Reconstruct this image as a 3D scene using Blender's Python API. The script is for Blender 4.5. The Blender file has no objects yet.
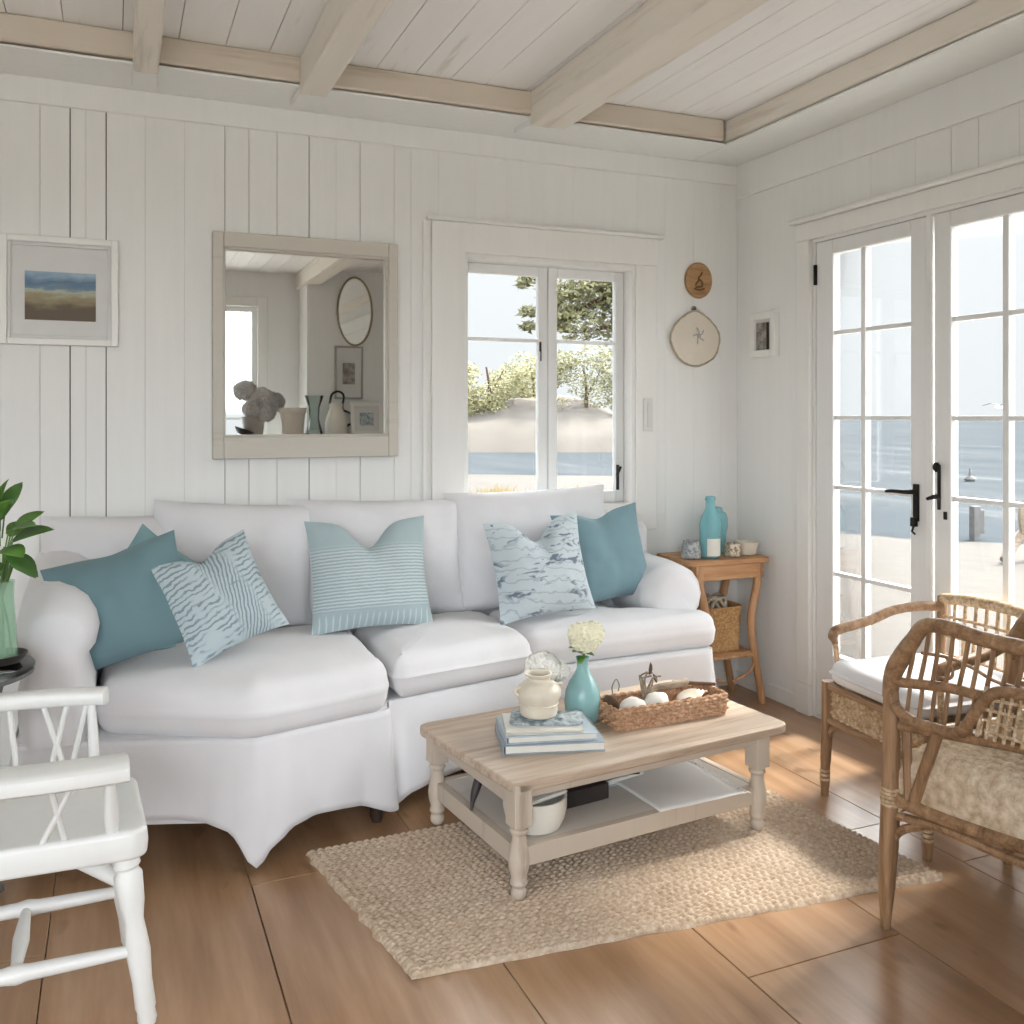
import bpy, math, random
from mathutils import Vector, Matrix, noise
R = math.radians
PI = math.pi
col = bpy.context.scene.collection
rnd = random.Random(7)

# ------------------------------------------------------------------ materials
def lin(c):
    return tuple(((x/255)/12.92 if x/255 <= .04045 else ((x/255+.055)/1.055)**2.4) for x in c)

class NT:
    def __init__(s, name):
        s.m = bpy.data.materials.new(name); s.m.use_nodes = True
        s.t = s.m.node_tree; s.n = s.t.nodes; s.l = s.t.links
        s.b = s.n['Principled BSDF']; s.out = s.n['Material Output']
    def add(s, typ, **kw):
        n = s.n.new(typ)
        for k, v in kw.items():
            if k in n.inputs: n.inputs[k].default_value = v
            else: setattr(n, k, v)
        return n
    def link(s, a, b): s.l.new(a, b)
    def coord(s, scale=(1,1,1), rot=(0,0,0), src='Object'):
        tc = s.add('ShaderNodeTexCoord'); mp = s.add('ShaderNodeMapping')
        mp.inputs['Scale'].default_value = scale; mp.inputs['Rotation'].default_value = rot
        s.link(tc.outputs[src], mp.inputs['Vector']); return mp.outputs['Vector']
    def noise(s, vec, scale=5, detail=4, rough=.5, dist=0):
        n = s.add('ShaderNodeTexNoise'); n.inputs['Scale'].default_value = scale
        n.inputs['Detail'].default_value = detail; n.inputs['Roughness'].default_value = rough
        n.inputs['Distortion'].default_value = dist
        s.link(vec, n.inputs['Vector']); return n.outputs['Fac']
    def wave(s, vec, scale=5, dist=0, detail=2, dscale=1, dir='X', prof='SIN'):
        n = s.add('ShaderNodeTexWave'); n.bands_direction = dir; n.wave_profile = prof
        n.inputs['Scale'].default_value = scale; n.inputs['Distortion'].default_value = dist
        n.inputs['Detail'].default_value = detail; n.inputs['Detail Scale'].default_value = dscale
        s.link(vec, n.inputs['Vector']); return n.outputs['Fac']
    def ramp(s, fac, stops, interp='LINEAR'):
        n = s.add('ShaderNodeValToRGB'); cr = n.color_ramp; cr.interpolation = interp
        while len(cr.elements) < len(stops): cr.elements.new(.5)
        for e, (p, c) in zip(cr.elements, stops):
            e.position = p; e.color = (*c, 1) if len(c) == 3 else c
        s.link(fac, n.inputs['Fac']); return n.outputs['Color']
    def mix(s, fac, a, b, blend='MIX'):
        n = s.add('ShaderNodeMix'); n.data_type = 'RGBA'; n.blend_type = blend
        for i, v in ((0, fac), (6, a), (7, b)):
            if hasattr(v, 'is_linked'): s.link(v, n.inputs[i])
            elif i == 0: n.inputs[0].default_value = v
            else: n.inputs[i].default_value = (*v, 1)
        return n.outputs[2]
    def math(s, op, a, b=0, c=0):
        n = s.add('ShaderNodeMath'); n.operation = op
        for i, v in enumerate((a, b, c)):
            if hasattr(v, 'is_linked'): s.link(v, n.inputs[i])
            else: n.inputs[i].default_value = v
        return n.outputs[0]
    def sep(s, vec):
        n = s.add('ShaderNodeSeparateXYZ'); s.link(vec, n.inputs[0]); return n.outputs
    def base(s, c):
        if hasattr(c, 'is_linked'): s.link(c, s.b.inputs['Base Color'])
        else: s.b.inputs['Base Color'].default_value = (*c, 1)
    def bump(s, h, strength=.3, dist=.01):
        n = s.add('ShaderNodeBump'); n.inputs['Strength'].default_value = strength
        n.inputs['Distance'].default_value = dist
        s.link(h, n.inputs['Height']); s.link(n.outputs['Normal'], s.b.inputs['Normal'])
    def rough(s, v):
        if hasattr(v, 'is_linked'): s.link(v, s.b.inputs['Roughness'])
        else: s.b.inputs['Roughness'].default_value = v
        return s

def plain(name, rgb, rough=.6, var=.12, scale=12, bump=0, metal=0, spec=.5, bscale=None):
    t = NT(name); v = t.coord()
    c = lin(rgb)
    d = tuple(x*(1-var) for x in c); e = tuple(min(1, x*(1+var*.6)) for x in c)
    f = t.noise(v, scale)
    t.base(t.ramp(f, [(.3, d), (.7, e)])); t.rough(rough)
    t.b.inputs['Metallic'].default_value = metal
    t.b.inputs['Specular IOR Level'].default_value = spec
    if bump: t.bump(t.noise(v, bscale or scale*6, 3), bump, .004)
    return t.m

def painted_wood(name, rgb, along='Z', worn=.0, rough=.55, wornc=(150,135,115)):
    t = NT(name)
    sc = {'X': (1.2,18,18), 'Y': (18,1.2,18), 'Z': (18,18,1.2)}[along]
    v = t.coord(sc); c = lin(rgb)
    f = t.noise(v, 1.6, 5, .6)
    base = t.ramp(f, [(.3, tuple(x*.97 for x in c)), (.7, c)])
    if worn:
        w = t.noise(t.coord(tuple(x*.5 for x in sc)), 2.2, 6, .65)
        m = t.ramp(w, [(.62-worn*.2, (0,0,0)), (.72, (1,1,1))])
        base = t.mix(t.math('MULTIPLY', m, .55), base, lin(wornc))
    t.base(base); t.rough(rough); t.bump(f, .05, .003)
    return t.m

def wood(name, dark, mid, light, along='X', scale=1.0, rough=.5, bump=.2):
    t = NT(name)
    sc = {'X': (1,14,14), 'Y': (14,1,14), 'Z': (14,14,1)}[along]
    v = t.coord(tuple(x*scale for x in sc))
    f = t.noise(v, 1.8, 6, .6, .6)
    g = t.noise(v, 9, 3, .6)
    h = t.math('ADD', t.math('MULTIPLY', f, .75), t.math('MULTIPLY', g, .25))
    t.base(t.ramp(h, [(.33, lin(dark)), (.5, lin(mid)), (.68, lin(light))]))
    t.rough(rough); t.bump(h, bump, .003)
    return t.m

def fabric(name, rgb, weave=900, bump=.12, rough=.9):
    t = NT(name); v = t.coord(); c = lin(rgb)
    f = t.noise(v, 4, 4)
    t.base(t.ramp(f, [(.3, tuple(x*.95 for x in c)), (.7, c)])); t.rough(rough)
    t.b.inputs['Specular IOR Level'].default_value = .2
    t.b.inputs['Sheen Weight'].default_value = .15
    w = t.math('MULTIPLY', t.wave(v, weave/6, 1, 1, 2, 'X'), t.wave(v, weave/6, 1, 1, 2, 'Z'))
    t.bump(t.math('ADD', t.math('MULTIPLY', w, .12), t.noise(v, 22, 4)), bump, .008)
    return t.m

def glassy(name, rgb, alpha=.25, rough=.03):
    """thin glass: see-through with a fresnel reflection"""
    t = NT(name); t.n.remove(t.b)
    tr = t.add('ShaderNodeBsdfTransparent'); tr.inputs['Color'].default_value = (*rgb, 1)
    gl = t.add('ShaderNodeBsdfGlossy'); gl.inputs['Roughness'].default_value = rough
    fr = t.add('ShaderNodeFresnel'); fr.inputs['IOR'].default_value = 1.35
    mx = t.add('ShaderNodeMixShader')
    t.link(t.math('MULTIPLY', fr.outputs[0], alpha*2), mx.inputs[0])
    t.link(tr.outputs[0], mx.inputs[1]); t.link(gl.outputs[0], mx.inputs[2])
    t.link(mx.outputs[0], t.out.inputs['Surface'])
    return t.m

def tinted_glass(name, rgb, body=.5, rough=.12):
    """coloured frosted glass: part see-through, part coloured body"""
    t = NT(name); c = lin(rgb)
    t.base(c); t.rough(rough)
    tr = t.add('ShaderNodeBsdfTransparent')
    tr.inputs['Color'].default_value = (*[min(1, x**.3) for x in c], 1)
    mx = t.add('ShaderNodeMixShader'); mx.inputs[0].default_value = body
    t.link(tr.outputs[0], mx.inputs[1]); t.link(t.b.outputs[0], mx.inputs[2])
    t.link(mx.outputs[0], t.out.inputs['Surface'])
    return t.m

M = {}
M['wall'] = painted_wood('white_painted_boards', (240,240,237), 'Z', rough=.6)
M['gap'] = plain('board_gap_backing', (120,116,108), .9, .1)
M['ceil'] = painted_wood('white_ceiling_boards', (247,245,243), 'Y', worn=.02, rough=.6, wornc=(205,196,184))
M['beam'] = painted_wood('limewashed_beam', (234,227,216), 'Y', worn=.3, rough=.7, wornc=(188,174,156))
M['beamx'] = painted_wood('limewashed_beam_shaded', (216,204,189), 'X', worn=.3, rough=.7, wornc=(172,156,136))  # limewash tone darkened to paint in shade on the header's front face
M['trim'] = painted_wood('white_trim_paint', (241,240,236), 'Z', rough=.4)
M['sash'] = painted_wood('white_sash_paint', (236,236,234), 'Z', rough=.35)
M['pane'] = glassy('window_glass', (.98,.99,.99), .25)
M['sofa'] = fabric('white_slipcover_linen', (226,225,227))
M['sofa2'] = fabric('white_cushion_linen', (229,228,230))
M['black'] = plain('blackened_iron', (38,36,34), .45, .2, metal=.6)
M['dark'] = plain('dark_brown_wood', (58,44,36), .5, .2)
M['whitep'] = painted_wood('white_chair_paint', (226,226,223), 'Z', rough=.35)
M['tabletop'] = wood('bleached_oak_top', (160,138,118), (192,172,152), (210,193,174), 'X', 1.0, .55)
M['tablebase'] = painted_wood('greige_table_paint', (196,182,166), 'Z', worn=.12, rough=.6, wornc=(150,130,110))
M['shelfp'] = painted_wood('pale_shelf_paint', (214,207,198), 'X', worn=.1, rough=.5, wornc=(170,155,138))
M['pine'] = wood('honey_pine', (160,112,72), (190,142,98), (208,166,124), 'X', 1.2, .5)
M['pinez'] = wood('honey_pine_upright', (156,112,76), (184,140,100), (204,164,124), 'Z', 1.2, .5)
M['rattan'] = wood('brown_rattan_pole', (106,78,54), (150,116,84), (186,150,116), 'Z', 1.4, .45)
M['rattanx'] = wood('brown_rattan_rail', (106,78,54), (150,116,84), (186,150,116), 'X', 1.4, .45)
M['mirror'] = None
M['frameg'] = painted_wood('pale_grey_mirror_frame', (206,200,189), 'X', worn=.12, rough=.5, wornc=(176,166,150))
M['teal'] = fabric('teal_cotton', (112,140,147), 1100, .1)
M['tealp'] = fabric('soft_teal_cotton', (128,160,164), 1100, .1)
M['teall'] = fabric('light_teal_cotton', (122,152,161), 1100, .1)
M['paper'] = plain('page_paper', (228,224,214), .8, .05)
M['ceramic'] = plain('cream_stoneware', (222,212,194), .35, .1, 20, .15)
M['potwhite'] = plain('white_glazed_pot', (226,222,212), .35, .06)
M['tealglass'] = tinted_glass('sea_green_bottle_glass', (160,204,204), .8, .18)
M['aqua'] = tinted_glass('aqua_bottle_glass', (172,226,232), .38, .08)
M['greeng'] = tinted_glass('pale_green_vase_glass', (200,230,208), .25, .05)
M['clear'] = glassy('clear_glass', (.9,.95,.94), .6)
M['leaf'] = plain('green_leaf', (98,144,60), .45, .35, 18)
M['leafd'] = plain('dark_green_leaf', (70,112,48), .5, .3, 18)
M['stem'] = plain('green_stem', (96,126,66), .6, .2)
M['petal'] = plain('cream_petal', (250,246,222), .8, .05, 30)
M['petalw'] = plain('white_petal', (250,248,242), .8, .04, 30)
M['drift'] = wood('grey_driftwood', (104,90,76), (142,126,108), (176,160,140), 'X', 3, .8)
M['stone'] = plain('white_stone', (226,222,214), .6, .1, 14, .2)
M['greystone'] = plain('grey_stone', (176,172,166), .7, .15, 14, .2)
M['bark'] = plain('brown_bark', (92,70,52), .9, .3, 20, .4)
M['spine'] = plain('grey_blue_cover', (156,168,178), .55, .15)
M['spine2'] = plain('pale_blue_cover', (186,198,206), .5, .1)
M['cloth'] = None
M['darkbook'] = plain('dark_cover', (52,46,44), .5, .15)
M['plaque'] = wood('tan_carved_wood', (146,108,70), (178,138,96), (196,158,114), 'X', 2, .6)
M['carve'] = plain('carved_relief_wood', (118,82,48), .6, .2)
M['shell'] = plain('cream_scallop', (226,216,200), .6, .06, 9, .15)
M['rope'] = plain('beige_cord', (182,168,148), .9, .2, 60, .4)
M['mat'] = plain('white_mount_board', (222,222,220), .8, .03)
M['plastic'] = plain('white_plastic', (226,224,218), .4, .03)
M['sand'] = None

t = NT('silvered_mirror'); t.base((.93,.94,.93)); t.b.inputs['Metallic'].default_value = 1; t.rough(.015); M['mirror'] = t.m

# wide floor boards: honey pine with darker grain and knots
t = NT('wide_pine_floor')
geo = t.add('ShaderNodeNewGeometry')
v = t.coord((9,.8,9)); f = t.noise(v, 1.3, 7, .62, .15)
big = t.noise(t.coord((2.2,.7,1)), 1.1, 3)
rpi = geo.outputs['Random Per Island']
h = t.math('ADD', t.math('MULTIPLY', f, .62), t.math('ADD', t.math('MULTIPLY', big, .28), t.math('MULTIPLY', rpi, .10)))
c = t.ramp(h, [(.3, lin((122,90,62))), (.5, lin((162,126,94))), (.7, lin((188,156,126)))])
kn = t.noise(t.coord((7,3.2,1)), 1.4, 2, .4)
c = t.mix(t.math('MULTIPLY', t.ramp(kn, [(.66,(0,0,0)), (.72,(1,1,1))]), .5), c, lin((104,70,46)))
t.base(c); t.rough(.30); t.bump(f, .12, .003); M['floor'] = t.m

# woven jute
def jute(name, a, b, c, sc=60):
    t = NT(name); v = t.coord()
    n = t.noise(v, sc, 3, .6); g = t.noise(v, 3, 3)
    h = t.math('ADD', t.math('MULTIPLY', n, .7), t.math('MULTIPLY', g, .3))
    t.base(t.ramp(h, [(.33, lin(a)), (.5, lin(b)), (.66, lin(c))])); t.rough(.95)
    t.b.inputs['Specular IOR Level'].default_value = .15
    t.bump(t.noise(v, sc*4, 3), .4, .003); return t.m
M['rug'] = jute('cream_braided_jute', (172,148,124), (196,176,154), (216,199,180))
M['wicker'] = jute('brown_seagrass', (140,104,78), (184,146,116), (212,180,150), 90)
M['wickerl'] = jute('golden_seagrass', (150,112,70), (186,146,100), (208,172,128), 90)
M['cane'] = jute('pale_cane_weave', (150,118,84), (196,170,138), (226,208,182), 70)
M['seatw'] = jute('cream_cord_seat', (176,150,120), (206,186,160), (230,216,196), 45)
M['throw'] = jute('grey_fringed_cloth', (120,128,130), (158,166,168), (190,196,196), 50)
M['fringe'] = fabric('white_fringed_cloth', (228,226,222))

# cushion prints -------------------------------------------------
def print_leaf():
    t = NT('pale_blue_frond_print'); v = t.coord()
    sx, sy, sz = t.sep(v)[:3]
    base = lin((184,198,202)); ink = lin((92,110,124))
    w = t.wave(t.coord((1,1,1), (0,R(10),0)), 17, 5.5, 2, 1.6, 'Z')
    lines = t.ramp(w, [(.62,(0,0,0)), (.78,(1,1,1))])
    br = t.noise(v, 16, 2)
    lines = t.math('MULTIPLY', lines, t.ramp(br, [(.38,(0,0,0)), (.5,(1,1,1))]))
    trunk = t.wave(t.coord((1,1,1), (0,R(-14),0)), 26, 3, 2, 1.2, 'X')
    tx = t.math('ABSOLUTE', t.math('SUBTRACT', t.math('ADD', sx, t.math('MULTIPLY', sz, .2)), .03))
    tm = t.ramp(tx, [(.03,(1,1,1)), (.06,(0,0,0))])
    tl = t.math('MULTIPLY', t.ramp(trunk, [(.5,(0,0,0)), (.7,(1,1,1))]), tm)
    spots = t.ramp(t.noise(t.coord((8,8,22)), 1.1, 1), [(.68,(0,0,0)), (.71,(1,1,1))])
    m = t.math('MAXIMUM', t.math('MAXIMUM', t.math('MULTIPLY', lines, t.math('SUBTRACT', 1.0, tm)), tl), spots)
    t.base(t.mix(t.math('MULTIPLY', m, .65), base, ink)); t.rough(.9)
    t.b.inputs['Specular IOR Level'].default_value = .2
    t.bump(t.noise(v, 200, 2), .1, .003); return t.m
def print_stripe():
    t = NT('aqua_woven_stripe'); v = t.coord(); sx, sy, sz = t.sep(v)[:3]
    base = lin((168,185,189)); lt = lin((200,208,209)); dk = lin((144,165,171))
    w = t.wave(t.coord((1,1,1)), 26, 1.5, 2, 2, 'Z')
    band = t.ramp(t.math('MULTIPLY_ADD', sz, 2, .5), [(.22,(0,0,0)), (.26,(1,1,1)), (.66,(1,1,1)), (.72,(0,0,0))])
    c = t.mix(t.math('MULTIPLY', t.ramp(w, [(.6,(0,0,0)), (.75,(1,1,1))]), band), base, lt)
    c = t.mix(t.math('MULTIPLY', t.ramp(w, [(.1,(1,1,1)), (.25,(0,0,0))]), t.math('MULTIPLY', band, .6)), c, dk)
    w2 = t.wave(v, 13, 1.2, 2, 2, 'X')
    low = t.ramp(t.math('MULTIPLY_ADD', sz, 2, .5), [(.06,(0,0,0)), (.09,(1,1,1)), (.19,(1,1,1)), (.22,(0,0,0))])
    c = t.mix(t.math('MULTIPLY', t.ramp(w2, [(.86,(0,0,0)), (.93,(1,1,1))]), low), c, lt)
    t.base(c); t.rough(.9); t.b.inputs['Specular IOR Level'].default_value = .2
    t.bump(t.noise(v, 200, 2), .1, .003); return t.m
def print_flock():
    t = NT('pale_grey_blue_sprig_print'); v = t.coord(); sx, sy, sz = t.sep(v)[:3]
    base = lin((194,205,210)); ink = lin((88,104,124))
    n = t.noise(t.coord((13,13,30), (0,R(-14),0)), 1, 3, .6, .8)
    m = t.ramp(n, [(.54,(0,0,0)), (.60,(1,1,1))])
    gate = t.ramp(t.noise(v, 7, 2), [(.42,(0,0,0)), (.5,(1,1,1))])
    w = t.wave(t.coord((1,1,1), (0,R(-8),0)), 7.5, 6, 2, 2, 'Z')
    ln = t.math('MULTIPLY', t.ramp(w, [(.92,(0,0,0)), (.97,(1,1,1))]), .35)
    m = t.math('MAXIMUM', t.math('MULTIPLY', m, gate), ln)
    t.base(t.mix(t.math('MULTIPLY', m, .85), base, ink)); t.rough(.9)
    t.b.inputs['Specular IOR Level'].default_value = .2
    t.bump(t.noise(v, 200, 2), .1, .003); return t.m
M['pleaf'] = print_leaf(); M['pstripe'] = print_stripe(); M['pflock'] = print_flock()

# small seascape print
t = NT('seascape_paint'); v = t.coord(); s3 = t.sep(v)
nz = t.noise(t.coord((5,5,16)), 2, 5, .6)
g = t.math('ADD', t.math('MULTIPLY', s3[2], 4.4), t.math('MULTIPLY', nz, .42))
t.base(t.ramp(g, [(-.0,lin((92,76,56))), (.06,lin((118,102,74))), (.2,lin((150,140,108))), (.28,lin((176,180,160))),
                  (.34,lin((108,132,152))), (.44,lin((84,112,140))), (.56,lin((140,166,186))), (.7,lin((186,202,214)))]))
t.rough(.5); M['seascape'] = t.m
t = NT('grey_sketch'); v = t.coord((1,1,1))
t.base(t.ramp(t.noise(v, 28, 5, .6), [(.35, lin((104,98,92))), (.6, lin((170,164,156)))])); M['sketch'] = t.m
t = NT('mottled_grey_glaze'); v = t.coord()
t.base(t.ramp(t.noise(v, 60, 4, .7), [(.35, lin((104,106,108))), (.6, lin((186,188,188)))])); t.rough(.3)
t.bump(t.noise(v, 60, 3), .5, .004); M['mottle'] = t.m
t = NT('brown_dotted_glaze'); v = t.coord()
t.base(t.ramp(t.noise(v, 70, 3, .7), [(.4, lin((136,110,86))), (.58, lin((222,210,188)))])); t.rough(.5); M['dotglaze'] = t.m
t = NT('swirled_blue_grey_cloth'); v = t.coord()
t.base(t.ramp(t.noise(v, 24, 5, .6, 1.5), [(.35, lin((96,112,124))), (.5, lin((168,180,186))), (.65, lin((206,212,212)))])); t.rough(.8); M['cloth'] = t.m

# outdoors
t = NT('pale_beach_sand'); v = t.coord()
t.base(t.ramp(t.noise(v, .5, 6, .6), [(.35, lin((73,68,62))), (.65, lin((80,75,69)))])); t.rough(.95)
t.bump(t.noise(v, 3, 5), .3, .05); M['sand'] = t.m
t = NT('white_dune_sand'); v = t.coord()
t.base(t.ramp(t.noise(v, .5, 6, .6), [(.35, lin((104,98,91))), (.65, lin((114,108,101)))])); t.rough(.95); M['wsand'] = t.m
t = NT('hazy_sea_water'); v = t.coord((.05,1,1)); 
wv = t.noise(t.coord((.35,.05,1)), 1, 4, .6)
t.base(t.ramp(wv, [(.38, lin((71,76,80))), (.6, lin((79,83,86))), (.72, lin((100,103,104)))])); t.rough(.7); t.b.inputs['Specular IOR Level'].default_value = 0; M['sea'] = t.m
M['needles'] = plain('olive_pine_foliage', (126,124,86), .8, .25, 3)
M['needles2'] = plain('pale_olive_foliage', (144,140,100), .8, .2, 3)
M['dune'] = plain('dry_dune_grass', (168,150,96), .9, .2, 3)
M['bounce_slab'] = plain('pale_bounce_slab', (232,230,224), .8, .06, 3)  # for slabs added out of view to bounce light indoors
M['post'] = plain('weathered_post', (108,106,104), .9, .2)

# ------------------------------------------------------------------ mesh building
class MB:
    def __init__(s): s.v = []; s.f = []
    def quad(s, *i): s.f.append(tuple(i))
    def box(s, c, size, rot=None):
        x, y, z = (q/2 for q in size); n = len(s.v); m = rot.to_matrix() if rot else None
        for p in ((-x,-y,-z),(x,-y,-z),(x,y,-z),(-x,y,-z),(-x,-y,z),(x,-y,z),(x,y,z),(-x,y,z)):
            p = Vector(p)
            if m: p = m @ p
            s.v.append(p + Vector(c))
        for q in ((3,2,1,0),(4,5,6,7),(0,1,5,4),(1,2,6,5),(2,3,7,6),(3,0,4,7)): s.f.append(tuple(n+i for i in q))
        return s
    def bb(s, x0, x1, y0, y1, z0, z1):
        return s.box(((x0+x1)/2,(y0+y1)/2,(z0+z1)/2), (abs(x1-x0),abs(y1-y0),abs(z1-z0)))
    def loft(s, loops, cap0=True, cap1=True, closed=True):
        n = len(loops[0]); base = len(s.v)
        for L in loops: s.v.extend(Vector(p) for p in L)
        for k in range(len(loops)-1):
            a = base+k*n; b = a+n
            for i in range(n if closed else n-1):
                j = (i+1) % n; s.f.append((a+i, a+j, b+j, b+i))
        if cap0: s.f.append(tuple(base+i for i in reversed(range(n))))
        if cap1: s.f.append(tuple(base+(len(loops)-1)*n+i for i in range(n)))
        return s
    def lathe(s, prof, c=(0,0,0), n=24, cap0=True, cap1=True):
        return s.loft([[(c[0]+r*math.cos(2*PI*i/n), c[1]+r*math.sin(2*PI*i/n), c[2]+z) for i in range(n)] for r, z in prof], cap0, cap1)
    def tube(s, path, r, n=8, closed=False, caps=True):
        P = [Vector(p) for p in path]; K = len(P)
        rs = r if isinstance(r, (list, tuple)) else [r]*K
        T = []
        for i in range(K):
            a = P[(i-1) % K] if (closed or i > 0) else P[i]; b = P[(i+1) % K] if (closed or i < K-1) else P[i]
            T.append((b-a).normalized() if (b-a).length > 1e-9 else Vector((0,0,1)))
        u = T[0].orthogonal().normalized(); loops = []
        for i in range(K):
            u = (u - T[i]*u.dot(T[i]))
            u = u.normalized() if u.length > 1e-6 else T[i].orthogonal().normalized()
            w = T[i].cross(u)
            loops.append([P[i] + rs[i]*(math.cos(2*PI*k/n)*u + math.sin(2*PI*k/n)*w) for k in range(n)])
        if closed: loops.append(loops[0]); return s.loft(loops, False, False)
        return s.loft(loops, caps, caps)
    def turned(s, p0, p1, prof, n=14):
        """turned leg: prof = list of (t along p0->p1, radius)"""
        a = Vector(p0); b = Vector(p1)
        return s.tube([a.lerp(b, t) for t, r in prof], [r for t, r in prof], n)
    def grid(s, fn, nu, nv, closed_u=False):
        base = len(s.v); cu = nu if closed_u else nu+1
        for j in range(nv+1):
            for i in range(cu): s.v.append(Vector(fn(i/nu, j/nv)))
        for j in range(nv):
            for i in range(nu):
                a = base+j*cu+i; b = base+j*cu+(i+1) % cu
                s.f.append((a, b, b+cu, a+cu))
        return s
    def ball(s, c, r, nu=14, nv=9, sc=(1,1,1), wob=0, seed=0):
        loops = []
        for j in range(nv+1):
            a = -PI/2 + PI*j/nv; a = max(-PI/2+.06, min(PI/2-.06, a)); L = []
            for i in range(nu):
                b = 2*PI*i/nu; p = Vector((math.cos(a)*math.cos(b), math.cos(a)*math.sin(b), math.sin(a)))
                k = r*(1+wob*noise.noise(p*1.7+Vector((seed,seed*2,0))))
                L.append((c[0]+p.x*k*sc[0], c[1]+p.y*k*sc[1], c[2]+p.z*k*sc[2]))
            loops.append(L)
        return s.loft(loops)
    def leaf(s, base, d, up, L, W, curl=.25, n=6):
        d = Vector(d).normalized(); up = Vector(up); side = d.cross(up).normalized(); nrm = side.cross(d).normalized()
        b = len(s.v)
        for i in range(n+1):
            t = i/n; w = W/2*math.sin(PI*min(1, t*.92+.06))**.8*(1 if t < 1 else .1)
            c = Vector(base) + d*L*t - nrm*curl*L*t*t
            s.v += [c - side*w + nrm*w*.3, c, c + side*w + nrm*w*.3]
        for i in range(n):
            a = b+3*i; s.f += [(a,a+1,a+4,a+3), (a+1,a+2,a+5,a+4)]
        return s
    def build(s, name, mat, parent=None, bevel=0, smooth=True, off=None, angle=40, seg=2, solid=0, loc=None):
        me = bpy.data.meshes.new(name)
        o0 = Vector(off) if off else Vector((0,0,0))
        me.from_pydata([tuple(p-o0) for p in s.v], [], s.f); me.update()
        if smooth:
            me.polygons.foreach_set('use_smooth', [True]*len(me.polygons)); me.set_sharp_from_angle(angle=R(angle))
        me.materials.append(mat)
        o = bpy.data.objects.new(name, me); col.objects.link(o)
        if parent: o.parent = parent
        if loc is not None: o.location = loc
        if solid:
            q = o.modifiers.new('thickness', 'SOLIDIFY'); q.thickness = solid; q.offset = -1
        if bevel:
            q = o.modifiers.new('edges', 'BEVEL'); q.width = bevel; q.segments = seg; q.limit_method = 'ANGLE'; q.angle_limit = R(50)
        return o

def tag(o, label, cat, group=None):
    o['label'] = label; o['category'] = cat
    if group: o['group'] = group
    return o
def thing(name, label, cat, loc=(0,0,0), rz=0, group=None):
    o = bpy.data.objects.new(name, None); col.objects.link(o); o.empty_display_size = .1
    o.location = loc; o.rotation_euler = (0,0,rz); return tag(o, label, cat, group)
def root_struct(name, loc=(0,0,0)):
    o = bpy.data.objects.new(name, None); col.objects.link(o); o.empty_display_size = .1
    o.location = loc; o['kind'] = 'structure'; return o
def struct(o): o['kind'] = 'structure'; return o

def smoothpath(pts, n=6, closed=False):
    P = [Vector(p) for p in pts]; K = len(P); out = []
    rng = range(K) if closed else range(K-1)
    for i in rng:
        p1 = P[i]; p2 = P[(i+1) % K]
        p0 = P[(i-1) % K] if (closed or i > 0) else p1*2-p2
        p3 = P[(i+2) % K] if (closed or i < K-2) else p2*2-p1
        for k in range(n):
            t = k/n
            out.append(.5*((2*p1)+(p2-p0)*t+(2*p0-5*p1+4*p2-p3)*t*t+(3*p1-p0-3*p2+p3)*t**3))
    if not closed: out.append(P[-1])
    return out

def round_poly(pts, r, step=.03, na=6):
    """dense CCW outline with rounded corners"""
    P = [Vector((p[0],p[1],0)) for p in pts]; K = len(P); out = []
    for i in range(K):
        a, b, c = P[i-1], P[i], P[(i+1) % K]
        d1 = (a-b).normalized(); d2 = (c-b).normalized()
        rr = r[i] if isinstance(r, (list,tuple)) else r
        ang = d1.angle(d2); L = min(rr/math.tan(ang/2), (a-b).length*.48, (c-b).length*.48)
        s0 = b+d1*L; s1 = b+d2*L
        for k in range(na+1):
            t = k/na; out.append((1-t)**2*s0 + 2*t*(1-t)*b + t*t*s1)
    dense = []
    for i in range(len(out)):
        a = out[i]; b = out[(i+1) % len(out)]; L = (b-a).length
        if L < 1e-5: continue
        m = max(1, int(L/step))
        for k in range(m): dense.append(a.lerp(b, k/m))
    return dense
def normals2(L):
    n = len(L); out = []
    for i in range(n):
        t = (L[(i+1) % n]-L[i-1]); q = Vector((t.y, -t.x, 0))
        out.append(q.normalized() if q.length > 1e-9 else Vector((0,0,0)))
    return out
def cushion(mb, outline, z0, z1, r=.05, crown=.03, puff=.012, wr=.006, seed=0, rings=6):
    N = normals2(outline); ctr = sum(outline, Vector((0,0,0)))/len(outline); loops = []
    def wob(p, z): return noise.noise(Vector((p.x*5+seed, p.y*5, z*7)))*wr + noise.noise(Vector((p.x*14+seed, p.y*14, z*9)))*wr*.45
    def L(ins, z): return [p - q*(ins - wob(p, z)) + Vector((0,0,z+wob(p, z)*.6)) for p, q in zip(outline, N)]
    m = 5
    for k in range(m+1):
        a = PI/2*k/m; loops.append(L(r*(1-math.sin(a)), z0+r*(1-math.cos(a))))
    for k in range(1, 4): loops.append(L(-puff*math.sin(PI*k/4)**2, z0+r+(z1-z0-2*r)*k/4))
    for k in range(m+1):
        a = PI/2*k/m; loops.append(L(r*(1-math.cos(a)), z1-r+r*math.sin(a)))
    last = [Vector((p.x,p.y,0)) for p in loops[-1]]
    for k in range(1, rings+1):
        f = 1-k/(rings+.15)
        row = []
        for p in last:
            q = ctr + (p-ctr)*f
            row.append(Vector((q.x, q.y, z1 + crown*(1-f**2) + wob(q, 1)*1.3)))
        loops.append(row)
    return mb.loft(loops)

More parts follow.
